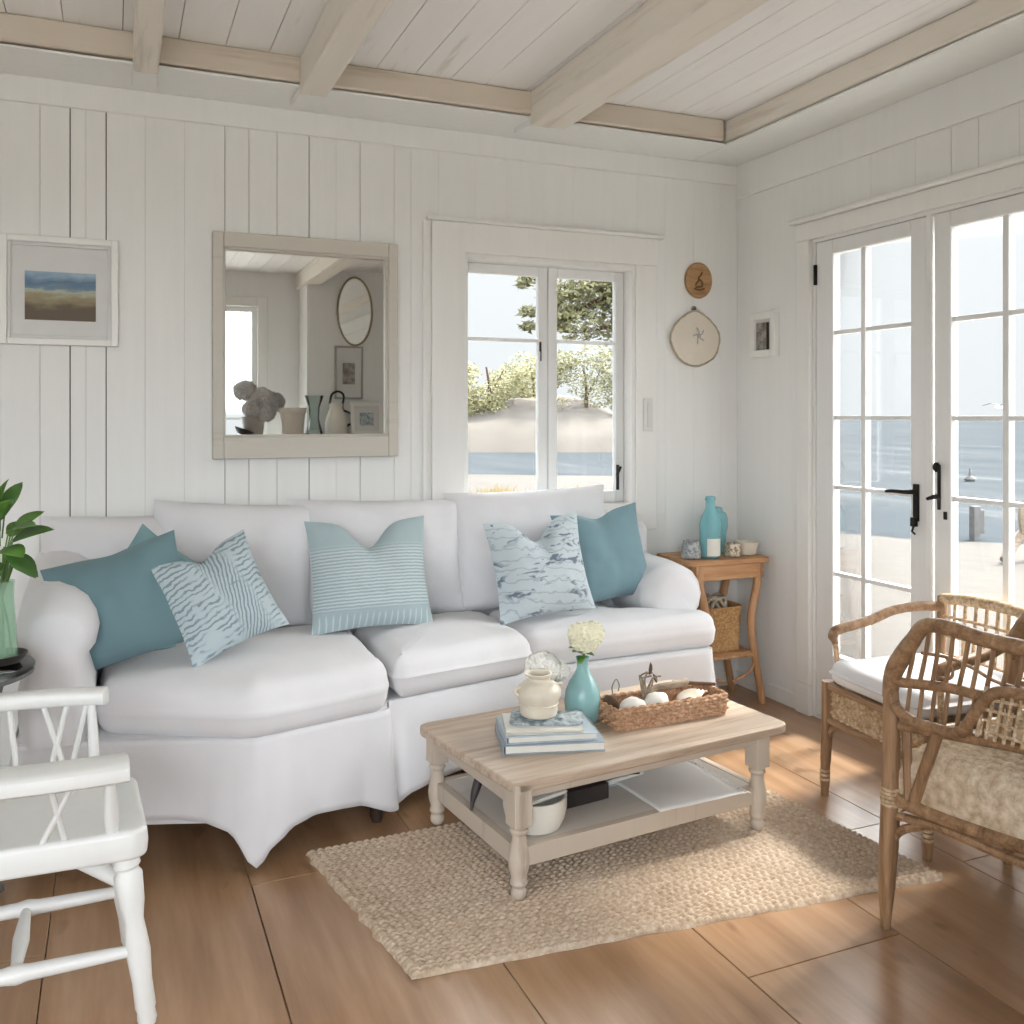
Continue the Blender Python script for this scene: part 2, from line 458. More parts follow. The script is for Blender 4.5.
def pillow(w, h, th, chop=0, seed=0, bow=.05, n=26, soft=.7):
    """throw pillow standing in XZ, thickness along Y, origin at its centre"""
    mb = MB()
    def pt(u, v, side):
        a = 2*u-1; b = 2*v-1
        x = a*w/2*(1-bow*(1-b*b)*abs(a)); z = b*h/2*(1-bow*(1-a*a)*abs(b))
        prof = max(0, (1-abs(a)**2.4))**soft*max(0, (1-abs(b)**2.4))**soft
        y = th/2*prof
        wr = noise.noise(Vector((a*2.2+seed, b*2.2, side*3)))*.012*prof + noise.noise(Vector((a*6+seed, b*6, side)))*.004*prof
        if chop:
            g = math.exp(-(a/.3)**2); z -= chop*g*max(0, v)**2.5
            y *= 1-.45*math.exp(-(a/.22)**2)*max(0, v)**3
        return (x, side*(y+wr), z)
    mb.grid(lambda u, v: pt(u, v, -1), n, n); k = len(mb.v)
    mb.grid(lambda u, v: pt(1-u, v, 1), n, n)
    # weld the rims
    key = {}; remap = {}
    for i, p in enumerate(mb.v):
        q = (round(p.x, 4), round(p.y, 3), round(p.z, 4))
        if q in key: remap[i] = key[q]
        else: key[q] = i; remap[i] = i
    mb.f = [tuple(remap[i] for i in f) for f in mb.f]
    return mb
def weave_wall(mb, outline, z0, z1, rows, cols, amp=.006, slope=0, thick=True, sub=3):
    """closed basket wall with an over-under relief"""
    N = normals2(outline); n = len(outline); loops = []
    S = [0]
    for i in range(n): S.append(S[-1] + (outline[(i+1) % n]-outline[i]).length)
    tot = S[-1]
    for j in range(rows*sub+1):
        t = j/(rows*sub); z = z0+(z1-z0)*t; row = int(min(rows-1, t*rows)); ph = (t*rows) % 1
        L = []
        for i in range(n):
            s_ = S[i]/tot*cols
            k = amp*(.5+.5*math.sin(PI*s_*2 + PI*(row % 2)))*math.sin(PI*ph)
            q = outline[i] + N[i]*(k + slope*t); L.append(Vector((q.x, q.y, z)))
        loops.append(L)
    if thick:
        for t in (1, 0):
            loops.append([Vector((p.x-q.x*.008+q.x*slope*t, p.y-q.y*.008+q.y*slope*t, z0+(z1-z0)*t + (.006 if t == 0 else 0))) for p, q in zip(outline, N)])
        return mb.loft(loops, False, True)
    return mb.loft(loops, True, True)

# ================================================================== THE ROOM
XL, XR, YF, YB, ZC = -2.6, 2.88, -1.4, 3.86, 2.71

# floor: wide boards running towards the back wall, narrow gaps
mb = MB(); xs = [-2.75, -2.2, -1.68, -1.16, -.66, -.16, .36, .88, 1.397, 1.88, 2.357, 3.03]
fr = random.Random(3)
ends = {7: [1.2, 3.3], 8: [-.3, 1.83], 9: [.9, 2.35], 10: [1.1, 2.05], 6: [.4, 2.75], 5: [1.5], 4: [0.2, 2.6], 3: [1.1], 2: [2.2], 1: [.6], 0: [1.7]}
for i in range(len(xs)-1):
    ys = [-1.55] + ends.get(i, []) + [4.0]
    for a, b in zip(ys, ys[1:]):
        g = .0012
        mb.bb(xs[i]+g, xs[i+1]-g, a+.001, b-.001, -.03, 0)
floor = struct(mb.build('floor', M['floor'], bevel=.0015, seg=1))
struct(MB().bb(-2.75, 3.03, -1.55, 4.0, -.1, -.0305).build('trim_1', M['dark'], smooth=False))

# boarded wall faces --------------------------------------------------------
def boards(mb, u0, u1, z0, z1, holes, place, rng, wmin=.08, wmax=.2, gap=lambda u: .003, edges=None):
    """place(mb, ua, ub, za, zb) adds one board; holes = (ua, ub, za, zb)"""
    u = u0
    while u < u1-.001:
        w = rng.uniform(wmin, wmax); e = min(u1, u+w)
        nxt = [q for q in (edges or ()) if q > u+.001]
        if nxt and (u > edges[0]-.12): e = nxt[0]
        if u1-e < .05: e = u1
        cuts = sorted({u, e} | {q for h in holes for q in h[:2] if u < q < e})
        g = gap(u); ge = gap(e)
        for a, b in zip(cuts, cuts[1:]):
            spans = [(z0, z1)]
            for h in holes:
                if h[0] < (a+b)/2 < h[1]:
                    spans = [q for s in spans for q in ((s[0], min(s[1], h[2])), (max(s[0], h[3]), s[1])) if q[1]-q[0] > .002]
            for s in spans:
                place(mb, a + (g/2 if a == u else 0), b - (ge/2 if b == e else 0), s[0], s[1])
        u = e

rng = random.Random(11)
GROOVE = {-.155: .0045, -.031: .004, .403: .0028, .496: .0022, .607: .002, .737: .004, .951: .003, 1.099: .0014, 1.174: .0014, -.256: .0015}
WB = (1.417, 2.285, .90, 2.065)      # back window opening
mb = MB()
boards(mb, XL, XR, 0, ZC, [WB], lambda m, a, b, z, y: m.bb(a, b, YB, YB+.014, z, y), rng, .09, .2,
       lambda u: GROOVE.get(round(u, 3), .0005 if u < -.4 or u > 1.3 else .0009),
       [-.386,-.256,-.155,-.101,-.031,.107,.25,.403,.496,.607,.737,.849,.951,1.099,1.174,1.30,1.47,1.62,1.80,1.96,2.12,2.30,2.46,2.62,2.78])
wall_back = struct(mb.build('wall_back', M['wall'], smooth=False))
mb = MB()
for a, b, z, y in ((XL-.15, WB[0], -.1, ZC+.1), (WB[1], XR+.15, -.1, ZC+.1), (WB[0], WB[1], -.1, WB[2]), (WB[0], WB[1], WB[3], ZC+.1)):
    mb.bb(a, b, YB+.0145, YB+.13, z, y)
mb.build('backing', M['gap'], wall_back, smooth=False)

DR = (1.975, 3.31, 0, 2.136)          # french door opening
mb = MB(); rng = random.Random(5)
boards(mb, YF, YB, 0, ZC, [DR], lambda m, a, b, z, y: m.bb(XR, XR+.014, a, b, z, y), rng, .12, .26,
       lambda u: rng.choice((.0008,.0012,.0022)) if u < 3.1 else .0004)
wall_right = struct(mb.build('wall_right', M['wall'], smooth=False))
mb = MB()
for a, b, z, y in ((YF-.15, DR[0], -.1, ZC+.1), (DR[1], YB+.0144, -.1, ZC+.1), (DR[0], DR[1], -.1, -.005), (DR[0], DR[1], DR[3], ZC+.1)):
    mb.bb(XR+.0145, XR+.15, a, b, z, y)
mb.build('backing', M['gap'], wall_right, smooth=False)

# left and front walls (behind and beside the camera), with two windows added to light the room
def plain_wall(name, axis, pos, out, u0, u1, holes):
    mb = MB(); cuts = sorted({u0, u1} | {q for h in holes for q in h[:2]})
    for a, b in zip(cuts, cuts[1:]):
        spans = [(0, ZC)]
        for h in holes:
            if h[0] < (a+b)/2 < h[1]: spans = [(0, h[2]), (h[3], ZC)]
        for z, y in spans:
            if axis == 'x': mb.bb(min(pos, pos+out), max(pos, pos+out), a, b, z, y)
            else: mb.bb(a, b, min(pos, pos+out), max(pos, pos+out), z, y)
    return struct(mb.build(name, M['wall'], smooth=False))
LW = [(-.9, .7, .8, 2.3)]
FW = [(-2.45, .05, .25, 2.45), (.25, 1.25, .25, 2.38)]
plain_wall('wall_left', 'x', XL, -.14, YF-.15, YB, LW)
plain_wall('wall_front', 'y', YF, -.14, XL, XR, FW)
struct(MB().bb(1.64, XR, YF, -1.0, 0, ZC).build('wall_alcove', M['wall'], smooth=False))

# ceiling boards running towards the back wall
mb = MB(); u = XL; rng = random.Random(2)
while u < XR+.13:
    e = min(XR+.14, u+rng.uniform(.13, .19)); mb.bb(u+.0015, e-.0015, YF-.14, YB+.13, ZC, ZC+.016); u = e
ceiling = struct(mb.build('ceiling', M['ceil'], smooth=False))
MB().bb(XL-.14, XR+.15, YF-.14, YB+.13, ZC+.0165, ZC+.1).build('backing', M['gap'], ceiling, smooth=False)

# hewn beams: slightly wandering edges
def beam(name, p0, p1, w, zb, zt, mat, seed, wob=.008, n=40):
    mb = MB(); a = Vector(p0); b = Vector(p1); d = (b-a).normalized(); sd = Vector((-d.y, d.x, 0)); loops = []
    for k in range(n+1):
        t = k/n; c = a.lerp(b, t); L = []
        for i, (s_, z) in enumerate(((-1,zb),(1,zb),(1,zt),(-1,zt))):
            q = noise.noise(Vector((t*5+seed, i*3.1, seed)))*wob
            q2 = noise.noise(Vector((t*5+seed, i*5.7, seed+9)))*wob if z == zb else 0
            L.append(c + sd*(s_*w/2+q) + Vector((0,0,z+q2)))
        loops.append(L)
    mb.loft(loops); return struct(mb.build(name, mat, bevel=.008, seg=2))
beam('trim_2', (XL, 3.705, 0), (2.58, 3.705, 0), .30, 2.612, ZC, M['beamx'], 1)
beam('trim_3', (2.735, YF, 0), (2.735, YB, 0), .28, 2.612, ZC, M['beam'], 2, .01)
struct(MB().bb(XL, 2.60, 3.565, YB, 2.596, 2.606).build('trim_13', M['wall'], bevel=.003))  # white boards added under the beams to paint in their lit undersides
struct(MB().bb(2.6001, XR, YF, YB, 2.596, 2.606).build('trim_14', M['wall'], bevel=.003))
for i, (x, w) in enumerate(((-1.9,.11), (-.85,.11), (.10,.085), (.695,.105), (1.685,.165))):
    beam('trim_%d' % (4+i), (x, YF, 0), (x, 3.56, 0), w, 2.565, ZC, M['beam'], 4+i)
# short angled brackets where the cross beams meet the wall
mb = MB()
for x, w in ((.10,.085), (.695,.105), (1.685,.165)):
    mb.loft([[(x-w/2, 3.56, 2.565), (x-w/2, 3.74, 2.575), (x-w/2, 3.74, 2.60), (x-w/2, 3.56, 2.61)],
             [(x+w/2, 3.56, 2.565), (x+w/2, 3.74, 2.575), (x+w/2, 3.74, 2.60), (x+w/2, 3.56, 2.61)]])
struct(mb.build('trim_9', M['wall'], bevel=.004))
# frieze boards under the beams
struct(MB().bb(XL, XR, YB-.016, YB, 2.50, 2.596).build('trim_10', M['wall'], bevel=.003))
struct(MB().bb(XR-.016, XR, YF, YB-.0161, 2.43, 2.596).build('trim_11', M['wall'], bevel=.003))
# baseboards
struct(MB().bb(XL, XR-.012, YB-.012, YB-.0002, 0, .07).build('baseboard_back', M['trim'], bevel=.003))
mb = MB().bb(XR-.012, XR-.0002, DR[1]+.085, YB-.0001, 0, .07).bb(XR-.012, XR-.0002, -.999, DR[0]-.085, 0, .07)
struct(mb.build('baseboard_right', M['trim'], bevel=.003))

# ---- back window: casing, jamb, two side-hung sashes
w1 = root_struct('window_1', (1.85, YB, .9))
O = (1.85, YB, .9)
mb = MB().bb(1.262, 1.417, YB-.022, YB, .80, 2.07).bb(2.285, 2.40, YB-.014, YB, .80, 2.07).bb(1.262, 2.40, YB-.022, YB, 2.0655, 2.195)
mb.bb(1.225, 1.262, YB-.010, YB, .80, 2.195)
mb.build('casing', M['trim'], w1, bevel=.003, off=O)
MB().bb(1.24, 2.43, YB-.034, YB, 2.195, 2.212).build('drip_cap', M['trim'], w1, bevel=.003, off=O)
mb = MB().bb(1.417, 1.435, YB-.004, YB+.13, .9, 2.065).bb(2.267, 2.285, YB-.004, YB+.13, .9, 2.065).bb(1.435, 2.267, YB-.004, YB+.13, 2.04, 2.065).bb(1.435, 2.267, YB-.004, YB+.13, .9, .93)
mb.build('jamb', M['trim'], w1, bevel=.002, off=O)
for sx0, sx1, gx0, gx1 in ((1.436, 1.858, 1.462, 1.812), (1.862, 2.266, 1.908, 2.222)):
    y0, y1 = YB+.07, YB+.105
    fr = MB().bb(sx0, gx0, y0, y1, .931, 2.039).bb(gx1, sx1, y0, y1, .931, 2.039).bb(gx0, gx1, y0, y1, 1.995, 2.039).bb(gx0, gx1, y0, y1, .931, .985)
    fo = fr.build('sash', M['sash'], w1, bevel=.003, off=O)
    MB().bb(gx0, gx1, y0+.006, y1-.006, 1.688, 1.704).build('muntin', M['sash'], fo, bevel=.002, off=O)
    MB().bb(gx0, gx1, y0+.016, y0+.019, .985, 1.995).build('pane', M['pane'], fo, smooth=False, off=O)
MB().bb(1.815, 1.823, YB+.060, YB+.07, 1.645, 1.69).bb(1.816, 1.821, YB+.054, YB+.062, 1.60, 1.66).build('latch', M['black'], w1, bevel=.002, off=O)
mb = MB().bb(2.224, 2.234, YB+.058, YB+.07, .99, 1.11); mb.tube([(2.229,YB+.06,1.1),(2.229,YB+.035,1.1),(2.205,YB+.03,1.06)], .006)
mb.build('stay', M['black'], w1, off=O)
MB().bb(1.40, 2.30, YB-.03, YB+.06, .875, .90).build('sill', M['trim'], w1, bevel=.004, off=O)

# ---- mirrored window behind the camera; two unseen ones added to let in light
def simple_window(name, axis, pos, out, u0, u1, z0, z1, nv, nh):
    w = root_struct(name, (pos, (u0+u1)/2, z0) if axis == 'x' else ((u0+u1)/2, pos, z0)); off = w.location
    def B(m, a, b, d0, d1, z, y):
        if axis == 'x': m.bb(min(pos+d0, pos+d1), max(pos+d0, pos+d1), a, b, z, y)
        else: m.bb(a, b, min(pos+d0, pos+d1), max(pos+d0, pos+d1), z, y)
    s = 1 if out > 0 else -1
    m = MB(); c = .09
    B(m, u0-c, u0, 0, -s*.02, z0-c, z1+c); B(m, u1, u1+c, 0, -s*.02, z0-c, z1+c); B(m, u0, u1, 0, -s*.02, z1, z1+c); B(m, u0, u1, 0, -s*.03, z0-c, z0)
    m.build('casing', M['trim'], w, bevel=.003, off=off)
    m = MB(); d0, d1 = s*.05, s*.09; e = .05
    B(m, u0, u0+e, d0, d1, z0, z1); B(m, u1-e, u1, d0, d1, z0, z1); B(m, u0+e, u1-e, d0, d1, z0, z0+e); B(m, u0+e, u1-e, d0, d1, z1-e, z1)
    f = m.build('sash', M['sash'], w, bevel=.003, off=off)
    m = MB()
    for k in range(1, nv): q = u0+(u1-u0)*k/nv; B(m, q-.012, q+.012, s*.055, s*.085, z0+e, z1-e)
    for k in range(1, nh): q = z0+(z1-z0)*k/nh; B(m, u0+e, u1-e, s*.057, s*.083, q-.011, q+.011)
    m.build('muntin', M['sash'], f, bevel=.002, off=off)
    m = MB(); B(m, u0+e, u1-e, s*.069, s*.072, z0+e, z1-e); m.build('pane', M['pane'], f, smooth=False, off=off)
simple_window('window_2', 'y', YF, -1, *FW[1], 2, 2)
simple_window('fill_window_1', 'y', YF, -1, *FW[0], 3, 3)
simple_window('fill_window_2', 'x', XL, -1, *LW[0], 3, 3)

# ---- french doors
dc = root_struct('trim_12', (XR, 2.64, 0)); O = (XR, 2.64, 0)
mb = MB().bb(XR-.022, XR, 3.31, 3.393, .14, 2.136).bb(XR-.022, XR, 1.892, 1.975, .14, 2.136)
mb.bb(XR-.026, XR, 3.308, 3.397, 0, .14).bb(XR-.026, XR, 1.888, 1.977, 0, .14)
mb.build('casing', M['trim'], dc, bevel=.004, off=O)
MB().bb(XR-.022, XR, 1.88, 3.40, 2.136, 2.215).build('header', M['trim'], dc, bevel=.004, off=O)
MB().bb(XR-.05, XR, 1.85, 3.42, 2.216, 2.236).build('cornice', M['trim'], dc, bevel=.005, off=O)
MB().bb(XR-.0005, XR+.14, 3.293, 3.3098, 0, 2.135).bb(XR-.0005, XR+.14, 1.976, 1.99, 0, 2.135).bb(XR-.0005, XR+.14, 1.99, 3.293, 2.12, 2.1355).build('jamb', M['trim'], dc, bevel=.002, off=O)
MB().bb(XR+.001, XR+.14, 1.99, 3.293, -.004, .012).build('threshold', M['trim'], dc, bevel=.003, off=O)
def leaf_door(name, y0, y1, gy0, gy1, my):
    d = root_struct(name, (XR+.02, (y0+y1)/2, 0)); O = d.location
    x0, x1 = XR+.004, XR+.044; zb, zt = .014, 2.118; g0, g1 = .30, 2.055
    mb = MB().bb(x0, x1, y0, gy0, zb, zt).bb(x0, x1, gy1, y1, zb, zt).bb(x0, x1, gy0, gy1, g1, zt).bb(x0, x1, gy0, gy1, zb, g0)
    mb.build('door_frame', M['sash'], d, bevel=.004, off=O)
    mb = MB().bb(x0+.004, x1-.004, my-.012, my+.012, g0, g1)
    for z in (1.71, 1.338, 1.035, .656): mb.bb(x0+.006, x1-.006, gy0, gy1, z-.009, z+.009)
    mb.build('muntin', M['sash'], d, bevel=.002, off=O)
    MB().bb(x0+.018, x0+.021, gy0, gy1, g0, g1).build('pane', M['pane'], d, smooth=False, off=O)
    return d
d1 = leaf_door('door_1', 2.655, 3.29, 2.755, 3.187, 3.012); O = d1.location
mb = MB().bb(XR-.004, XR+.004, 2.709, 2.737, .935, 1.08)
mb.tube([(XR+.002,2.722,1.05),(XR-.04,2.722,1.05),(XR-.047,2.735,1.05),(XR-.047,2.80,1.05),(XR-.046,2.835,1.046)], [.010,.009,.009,.008,.006], 10)
h = mb.build('handle', M['black'], d1, bevel=.002, off=O); h['label'] = 'black iron lever handle'
mb = MB().bb(XR-.02, XR-.003, 2.712, 2.734, .915, .95); mb.tube([(XR-.012,2.723,.92),(XR-.014,2.73,.895),(XR-.013,2.716,.885)], .004)
k = mb.build('key', M['black'], d1, off=O); k['label'] = 'black key in the lock'
MB().bb(XR-.002, XR+.003, 3.283, 3.297, 1.93, 2.02).tube([(XR-.004,3.291,1.93),(XR-.004,3.291,2.02)], .006).build('hinge', M['black'], d1, off=O)
MB().bb(XR-.010, XR+.0035, 2.642, 2.668, .014, 2.118).build('astragal', M['sash'], d1, bevel=.003, off=O)
d2 = leaf_door('door_2', 1.992, 2.640, 2.105, 2.563, 2.333); O = d2.location
mb = MB().bb(XR-.005, XR+.004, 2.608, 2.618, .99, 1.16).lathe([(.005,0),(.015,.006),(.015,.015),(.003,.02)], (0,0,0), 10)
mb.v[-40:] = [Vector((XR-.004-p.z, 2.612+p.x, 1.152+p.y*1.3)) for p in mb.v[-40:]]
mb.tube([(XR,2.612,1.04),(XR-.03,2.612,1.04),(XR-.034,2.64,1.03)], [.009,.009,.006])
h = mb.build('bolt', M['black'], d2, bevel=.001, off=O); h['label'] = 'black iron slide bolt'
MB().bb(XR-.003, XR+.004, 2.578, 2.592, .955, .985).build('keyhole_plate', M['black'], d2, bevel=.002, off=O)

# ================================================================== OUTDOORS
TH = math.atan(397/930); S_, C_ = math.sin(TH), math.cos(TH)
def far(px, d, z=0):
    """a bearing and a forward distance from the spot the photo was taken, on the beach"""
    t = (px-512)/930; return Vector((d*(S_+C_*t), d*(C_-S_*t), z))
ZG = -.5
mb = MB()
def sandfn(u, v):
    x = -60+180*u; y = -40+140*v
    return (x, y, ZG-.03+.02*noise.noise(Vector((x*.12, y*.12, 0))))
struct(mb.grid(sandfn, 90, 70).build('beach', M['sand']))
shore = [(-900,26),(-200,28),(440,30),(640,29),(740,20),(830,15.3),(900,14.6),(1024,14),(1400,12.5),(2600,11)]
mb = MB(); L = [far(p, d, ZG-.006) for p, d in shore]
rows = [-3, 0, .6, 2, 6, 16, 45, 120, 320, 900]; ns = len(L)
for r_ in rows: mb.v += [p + Vector((S_, C_, 0))*r_ + Vector((C_, -S_, 0))*(k-4)*.29*r_ + Vector((0,0,-.25 if r_ < 0 else 0)) for k, p in enumerate(L)]
for j in range(len(rows)-1):
    for i in range(ns-1): mb.f.append((j*ns+i, j*ns+i+1, (j+1)*ns+i+1, (j+1)*ns+i))
struct(mb.build('sea', M['sea'], smooth=False))

# pale slabs added outside, out of view, to bounce light onto the ceiling
struct(MB().bb(-9, 6, -10, -1.56, -.48, -.40).build('bounce_terrace', M['bounce_slab'], bevel=.01))
struct(MB().bb(3.04, 4.55, -1.55, 4.4, -.48, -.40).build('bounce_doorstep', M['bounce_slab'], bevel=.01))

# dune bank beyond the inlet, with trees on it
def dune(name, c, rx, ry, hgt, ang, seed, mat):
    mb = MB(); ca, sa = math.cos(ang), math.sin(ang)
    def fn(u, v):
        a = 2*u-1; b = 2*v-1; r = max(0, 1-a*a)*max(0, 1-b*b)
        z = hgt*r**.8*(1+.25*noise.noise(Vector((a*3+seed, b*3, 0))))
        return (c[0]+a*rx*ca-b*ry*sa, c[1]+a*rx*sa+b*ry*ca, ZG-.1+z)
    return struct(mb.grid(fn, 40, 20).build(name, mat))
p = far(535, 52); dune('sand_bank', p, 9.5, 6, 2.7, -TH, 3, M['wsand'])
p = far(515, 13.0); dune('sand_dune', p, 4.2, 2.2, .62, -TH, 9, M['wsand'])

def tree(name, label, base, clumps, mat, trunk, leaf=.12, per=260, group=None, flat=.6, seed=1):
    t = thing(name, label, 'tree', base, 0, group); q = random.Random(seed); mb = MB()
    for cx, cy, cz, r in clumps:
        for _ in range(int(per*r*r*1.2)+40):
            a = q.uniform(0, 2*PI); b = q.uniform(-1, 1); k = r*q.uniform(.35, 1)**.5
            s = math.sqrt(1-b*b); p = Vector((cx+k*s*math.cos(a), cy+k*s*math.sin(a), cz+k*b*flat))
            d = Vector((q.uniform(-1,1), q.uniform(-1,1), q.uniform(-.4,.8))).normalized()
            w = d.orthogonal().normalized()*leaf*.32; n = len(mb.v)
            mb.v += [p-w, p+d*leaf*.6-w*.2, p+d*leaf, p+w]; mb.f.append((n,n+1,n+2,n+3))
    mb.build('foliage', mat, t, smooth=False)
    tb = MB()
    for path, r0, r1 in trunk:
        P = smoothpath(path, 4); tb.tube(P, [r0+(r1-r0)*i/(len(P)-1) for i in range(len(P))], 7)
    tb.build('trunk', M['bark'], t)
    return t
q = random.Random(4)
def bushy(px, d, w, hgt, zb, label, seed, mat):
    b = far(px, d, zb); rr = random.Random(seed); cl = []
    for _ in range(17):
        a = rr.uniform(-1, 1); k = rr.uniform(0, 1)
        cl.append((a*w/2*C_, -a*w/2*S_, hgt*(.04+.80*k*(1-abs(a)*.4)), w*rr.uniform(.16, .26)))
    tree('shore_tree', label, b, cl, mat, [([(0,0,-.6),(.1,0,hgt*.3),(-.1,0,hgt*.6)], .14, .05), ([(0,0,hgt*.2),(w*.2,0,hgt*.55)], .08, .03)], .2, 190, None, .75, seed)
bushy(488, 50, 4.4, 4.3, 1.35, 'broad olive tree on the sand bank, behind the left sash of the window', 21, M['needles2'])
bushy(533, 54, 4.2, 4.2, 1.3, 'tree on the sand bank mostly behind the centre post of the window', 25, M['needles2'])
bushy(585, 50, 4.6, 4.5, 1.25, 'dense olive tree on the sand bank, behind the right sash of the window', 22, M['needles'])
# nearer pine whose branches hang into the top of the window
b = far(655, 9.0, ZG-.02)
R_ = Vector((C_, -S_, 0))
def rel(px, py, d):
    v = far(px, d, 1.35-(py-415)/930*d) - b; return v
cl = []
for px, py, r in ((572,300,.22),(588,290,.26),(600,286,.22),(566,322,.2),(580,326,.26),(560,310,.2),(596,312,.15),(612,283,.2),(628,300,.35),(532,277,.12),(524,284,.07),(530,312,.10),(528,326,.08),(640,330,.4),(650,290,.5),(615,268,.3),(590,265,.25),(556,292,.2)):
    v = rel(px, py, 9.0); cl.append((v.x, v.y, v.z, r))
tk = [([(0,0,-.1),(.15,.1,1.2),(-.05,0,2.6),(.1,.1,3.9)], .17, .06),
      ([(0,0,2.4)]+[tuple(rel(*k, 9)) for k in ((628,305),(600,300),(566,318))], .05, .012),
      ([(.05,0,2.7)]+[tuple(rel(*k, 9)) for k in ((615,285),(575,288),(528,278))], .04, .008),
      ([(.0,0,2.2)]+[tuple(rel(*k, 9)) for k in ((620,330),(575,332),(530,326))], .035, .008)]
tree('pine_tree', 'pine with sparse branches reaching across the top of the back window', b, cl, M['needles'], tk, .075, 2600, None, .6, 5)
# dry grass on the near dune
mb = MB(); q = random.Random(8)
for px0, px1, pt, n in ((462, 534, 470, 900), (556, 604, 478, 500), (640, 760, 470, 400), (380, 460, 475, 400)):
    for _ in range(n):
        px = q.gauss((px0+px1)/2, (px1-px0)/4.4); d = q.uniform(11.6, 13.2); b0 = far(px, d, .0)
        h_ = q.uniform(.18, .42)*(1-.5*abs(px-(px0+px1)/2)/(px1-px0)); dx = q.gauss(0, .07); dy = q.gauss(0, .07); k = len(mb.v)
        w = R_*.012
        mb.v += [b0-w, b0+w, b0+w*.5+Vector((dx*.5,dy*.5,h_*.6)), b0-w*.5+Vector((dx*.5,dy*.5,h_*.6)), b0+Vector((dx,dy,h_))]
        mb.f += [(k,k+1,k+2,k+3), (k+3,k+2,k+4)]
g = mb.build('dune_grass', M['dune'], smooth=False); g['kind'] = 'stuff'; tag(g, 'dry yellow grass growing on the dune outside the window', 'grass')

# things on the beach
b = far(975, 14.0, ZG-.02)
mb = MB().bb(-.07, .07, -.05, .05, -.05, .5).bb(.075, .16, -.04, .04, .08, .44)
tag(mb.build('beach_post', M['post'], loc=b, bevel=.01), 'weathered dark timber post standing on the beach near the water', 'post')
b = far(1030, 12.0, ZG-.02); mb = MB()
mb.tube(smoothpath([(-.45,0,.02),(-.2,.05,.25),(.1,0,.45),(.5,.1,.55)], 5), .07, 8); mb.tube(smoothpath([(-.1,0,.3),(-.15,0,.6),(-.05,.02,.75)], 5), .05, 7); mb.tube(smoothpath([(.1,0,.45),(.15,.05,.0)], 4), .05, 7)
tag(mb.build('driftwood_log', M['drift'], loc=b), 'grey branching driftwood log lying on the beach beyond the right door', 'driftwood')
b = far(970, 9.3, ZG-.02); mb = MB().ball((0,0,.03), .08, sc=(1.5,1,.6), wob=.3).ball((.1,0,.02), .05, wob=.3, seed=3)
tag(mb.build('beach_stone', M['post'], loc=b), 'small dark stone lying on the pale beach sand', 'stone')
b = far(970, 26, ZG+.0); mb = MB().lathe([(.12,0),(.16,.06),(.12,.12),(.04,.15),(.03,.34),(.01,.37)], (0,0,0), 10)
tag(mb.build('buoy', M['post'], loc=b), 'dark conical buoy floating on the sea', 'buoy')
b = far(999, 30, 1.61); mb = MB().ball((0,0,0), .09, sc=(2,.8,.8)); s_ = M['post']
gl = thing('seagull', 'tiny seagull flying above the sea horizon', 'bird', b)
mb.build('body', M['petalw'], gl)
MB().loft([[(-.05,.02,.03),(.07,.02,.03),(.07,.02,.05),(-.05,.02,.05)],[(-.02,.3,.12),(.06,.3,.12),(.06,.3,.13),(-.02,.3,.13)],[(-.1,.55,.04),(-.06,.55,.04),(-.06,.55,.05),(-.1,.55,.05)]]).build('wing', s_, gl)
MB().loft([[(-.05,-.02,.03),(.07,-.02,.03),(.07,-.02,.05),(-.05,-.02,.05)],[(-.02,-.3,.12),(.06,-.3,.12),(.06,-.3,.13),(-.02,-.3,.13)],[(-.1,-.55,.04),(-.06,-.55,.04),(-.06,-.55,.05),(-.1,-.55,.05)]]).build('wing', s_, gl)

# ================================================================== SOFA
SO = (1.0, 3.4, 0)
sofa = thing('sofa', 'long white slipcovered sofa with a chaise end, against the boarded wall', 'sofa', SO)
def S(mb, name, mat=None, parent=sofa, **k): return mb.build(name, mat or M['sofa'], parent, off=SO, **k)
body = [(-.27,3.835),(-.27,3.07),(-.05,3.025),(.385,2.865),(.825,2.975),(.845,3.06),(1.42,3.185),(2.275,3.215),(2.275,3.835)]
ol = round_poly(body, .03, .02)
mb = MB(); mb.loft([[p+Vector((0,0,z)) for p in ol] for z in (.13, .385)]); S(mb, 'base', smooth=True)
# hanging slipcover skirt with soft folds
N = normals2(ol); n = len(ol); Ls = [0]
for i in range(n-1): Ls.append(Ls[-1]+(ol[i+1]-ol[i]).length)
def hem(p):
    if p.y > 3.6: return .10
    x = p.x
    if x < .385: return .015 + .135*(1-math.exp(-(.385-x)/.045))
    if x < .84: return .015 + .105*(1-math.exp(-(x-.385)/.06))*(1-math.exp(-(.86-x)/.10))
    return .02 + .09*(1-math.exp(-(x-.84)/.12))
mb = MB(); loops = []; K = 14
for k in range(K+1):
    t = k/K; L = []
    for i, (p, q) in enumerate(zip(ol, N)):
        z = .384 + (hem(p)-.384)*t; s = Ls[i]
        fold = (.006*math.sin(s*23+math.sin(s*7)*2) + .012*math.sin(s*9.0+1) + .008*noise.noise(Vector((s*6, t*1.5, 2))))*t**1.3
        fl = .005 + .017*t**1.2
        c = min((p-Vector((.385,2.845,0))).length/.1, (p-Vector((.83,2.99,0))).length/.08)
        fl += .008*math.exp(-c*c)*t; fold += .007*math.sin(s*75)*t*math.exp(-c*c*.35)
        if p.y > 3.83: fl = fold = 0.004
        w = p + q*(fl+fold); L.append(Vector((w.x, min(w.y, 3.842), z)))
    loops.append(L)
mb.loft(loops, False, False); S(mb, 'skirt', solid=.004)
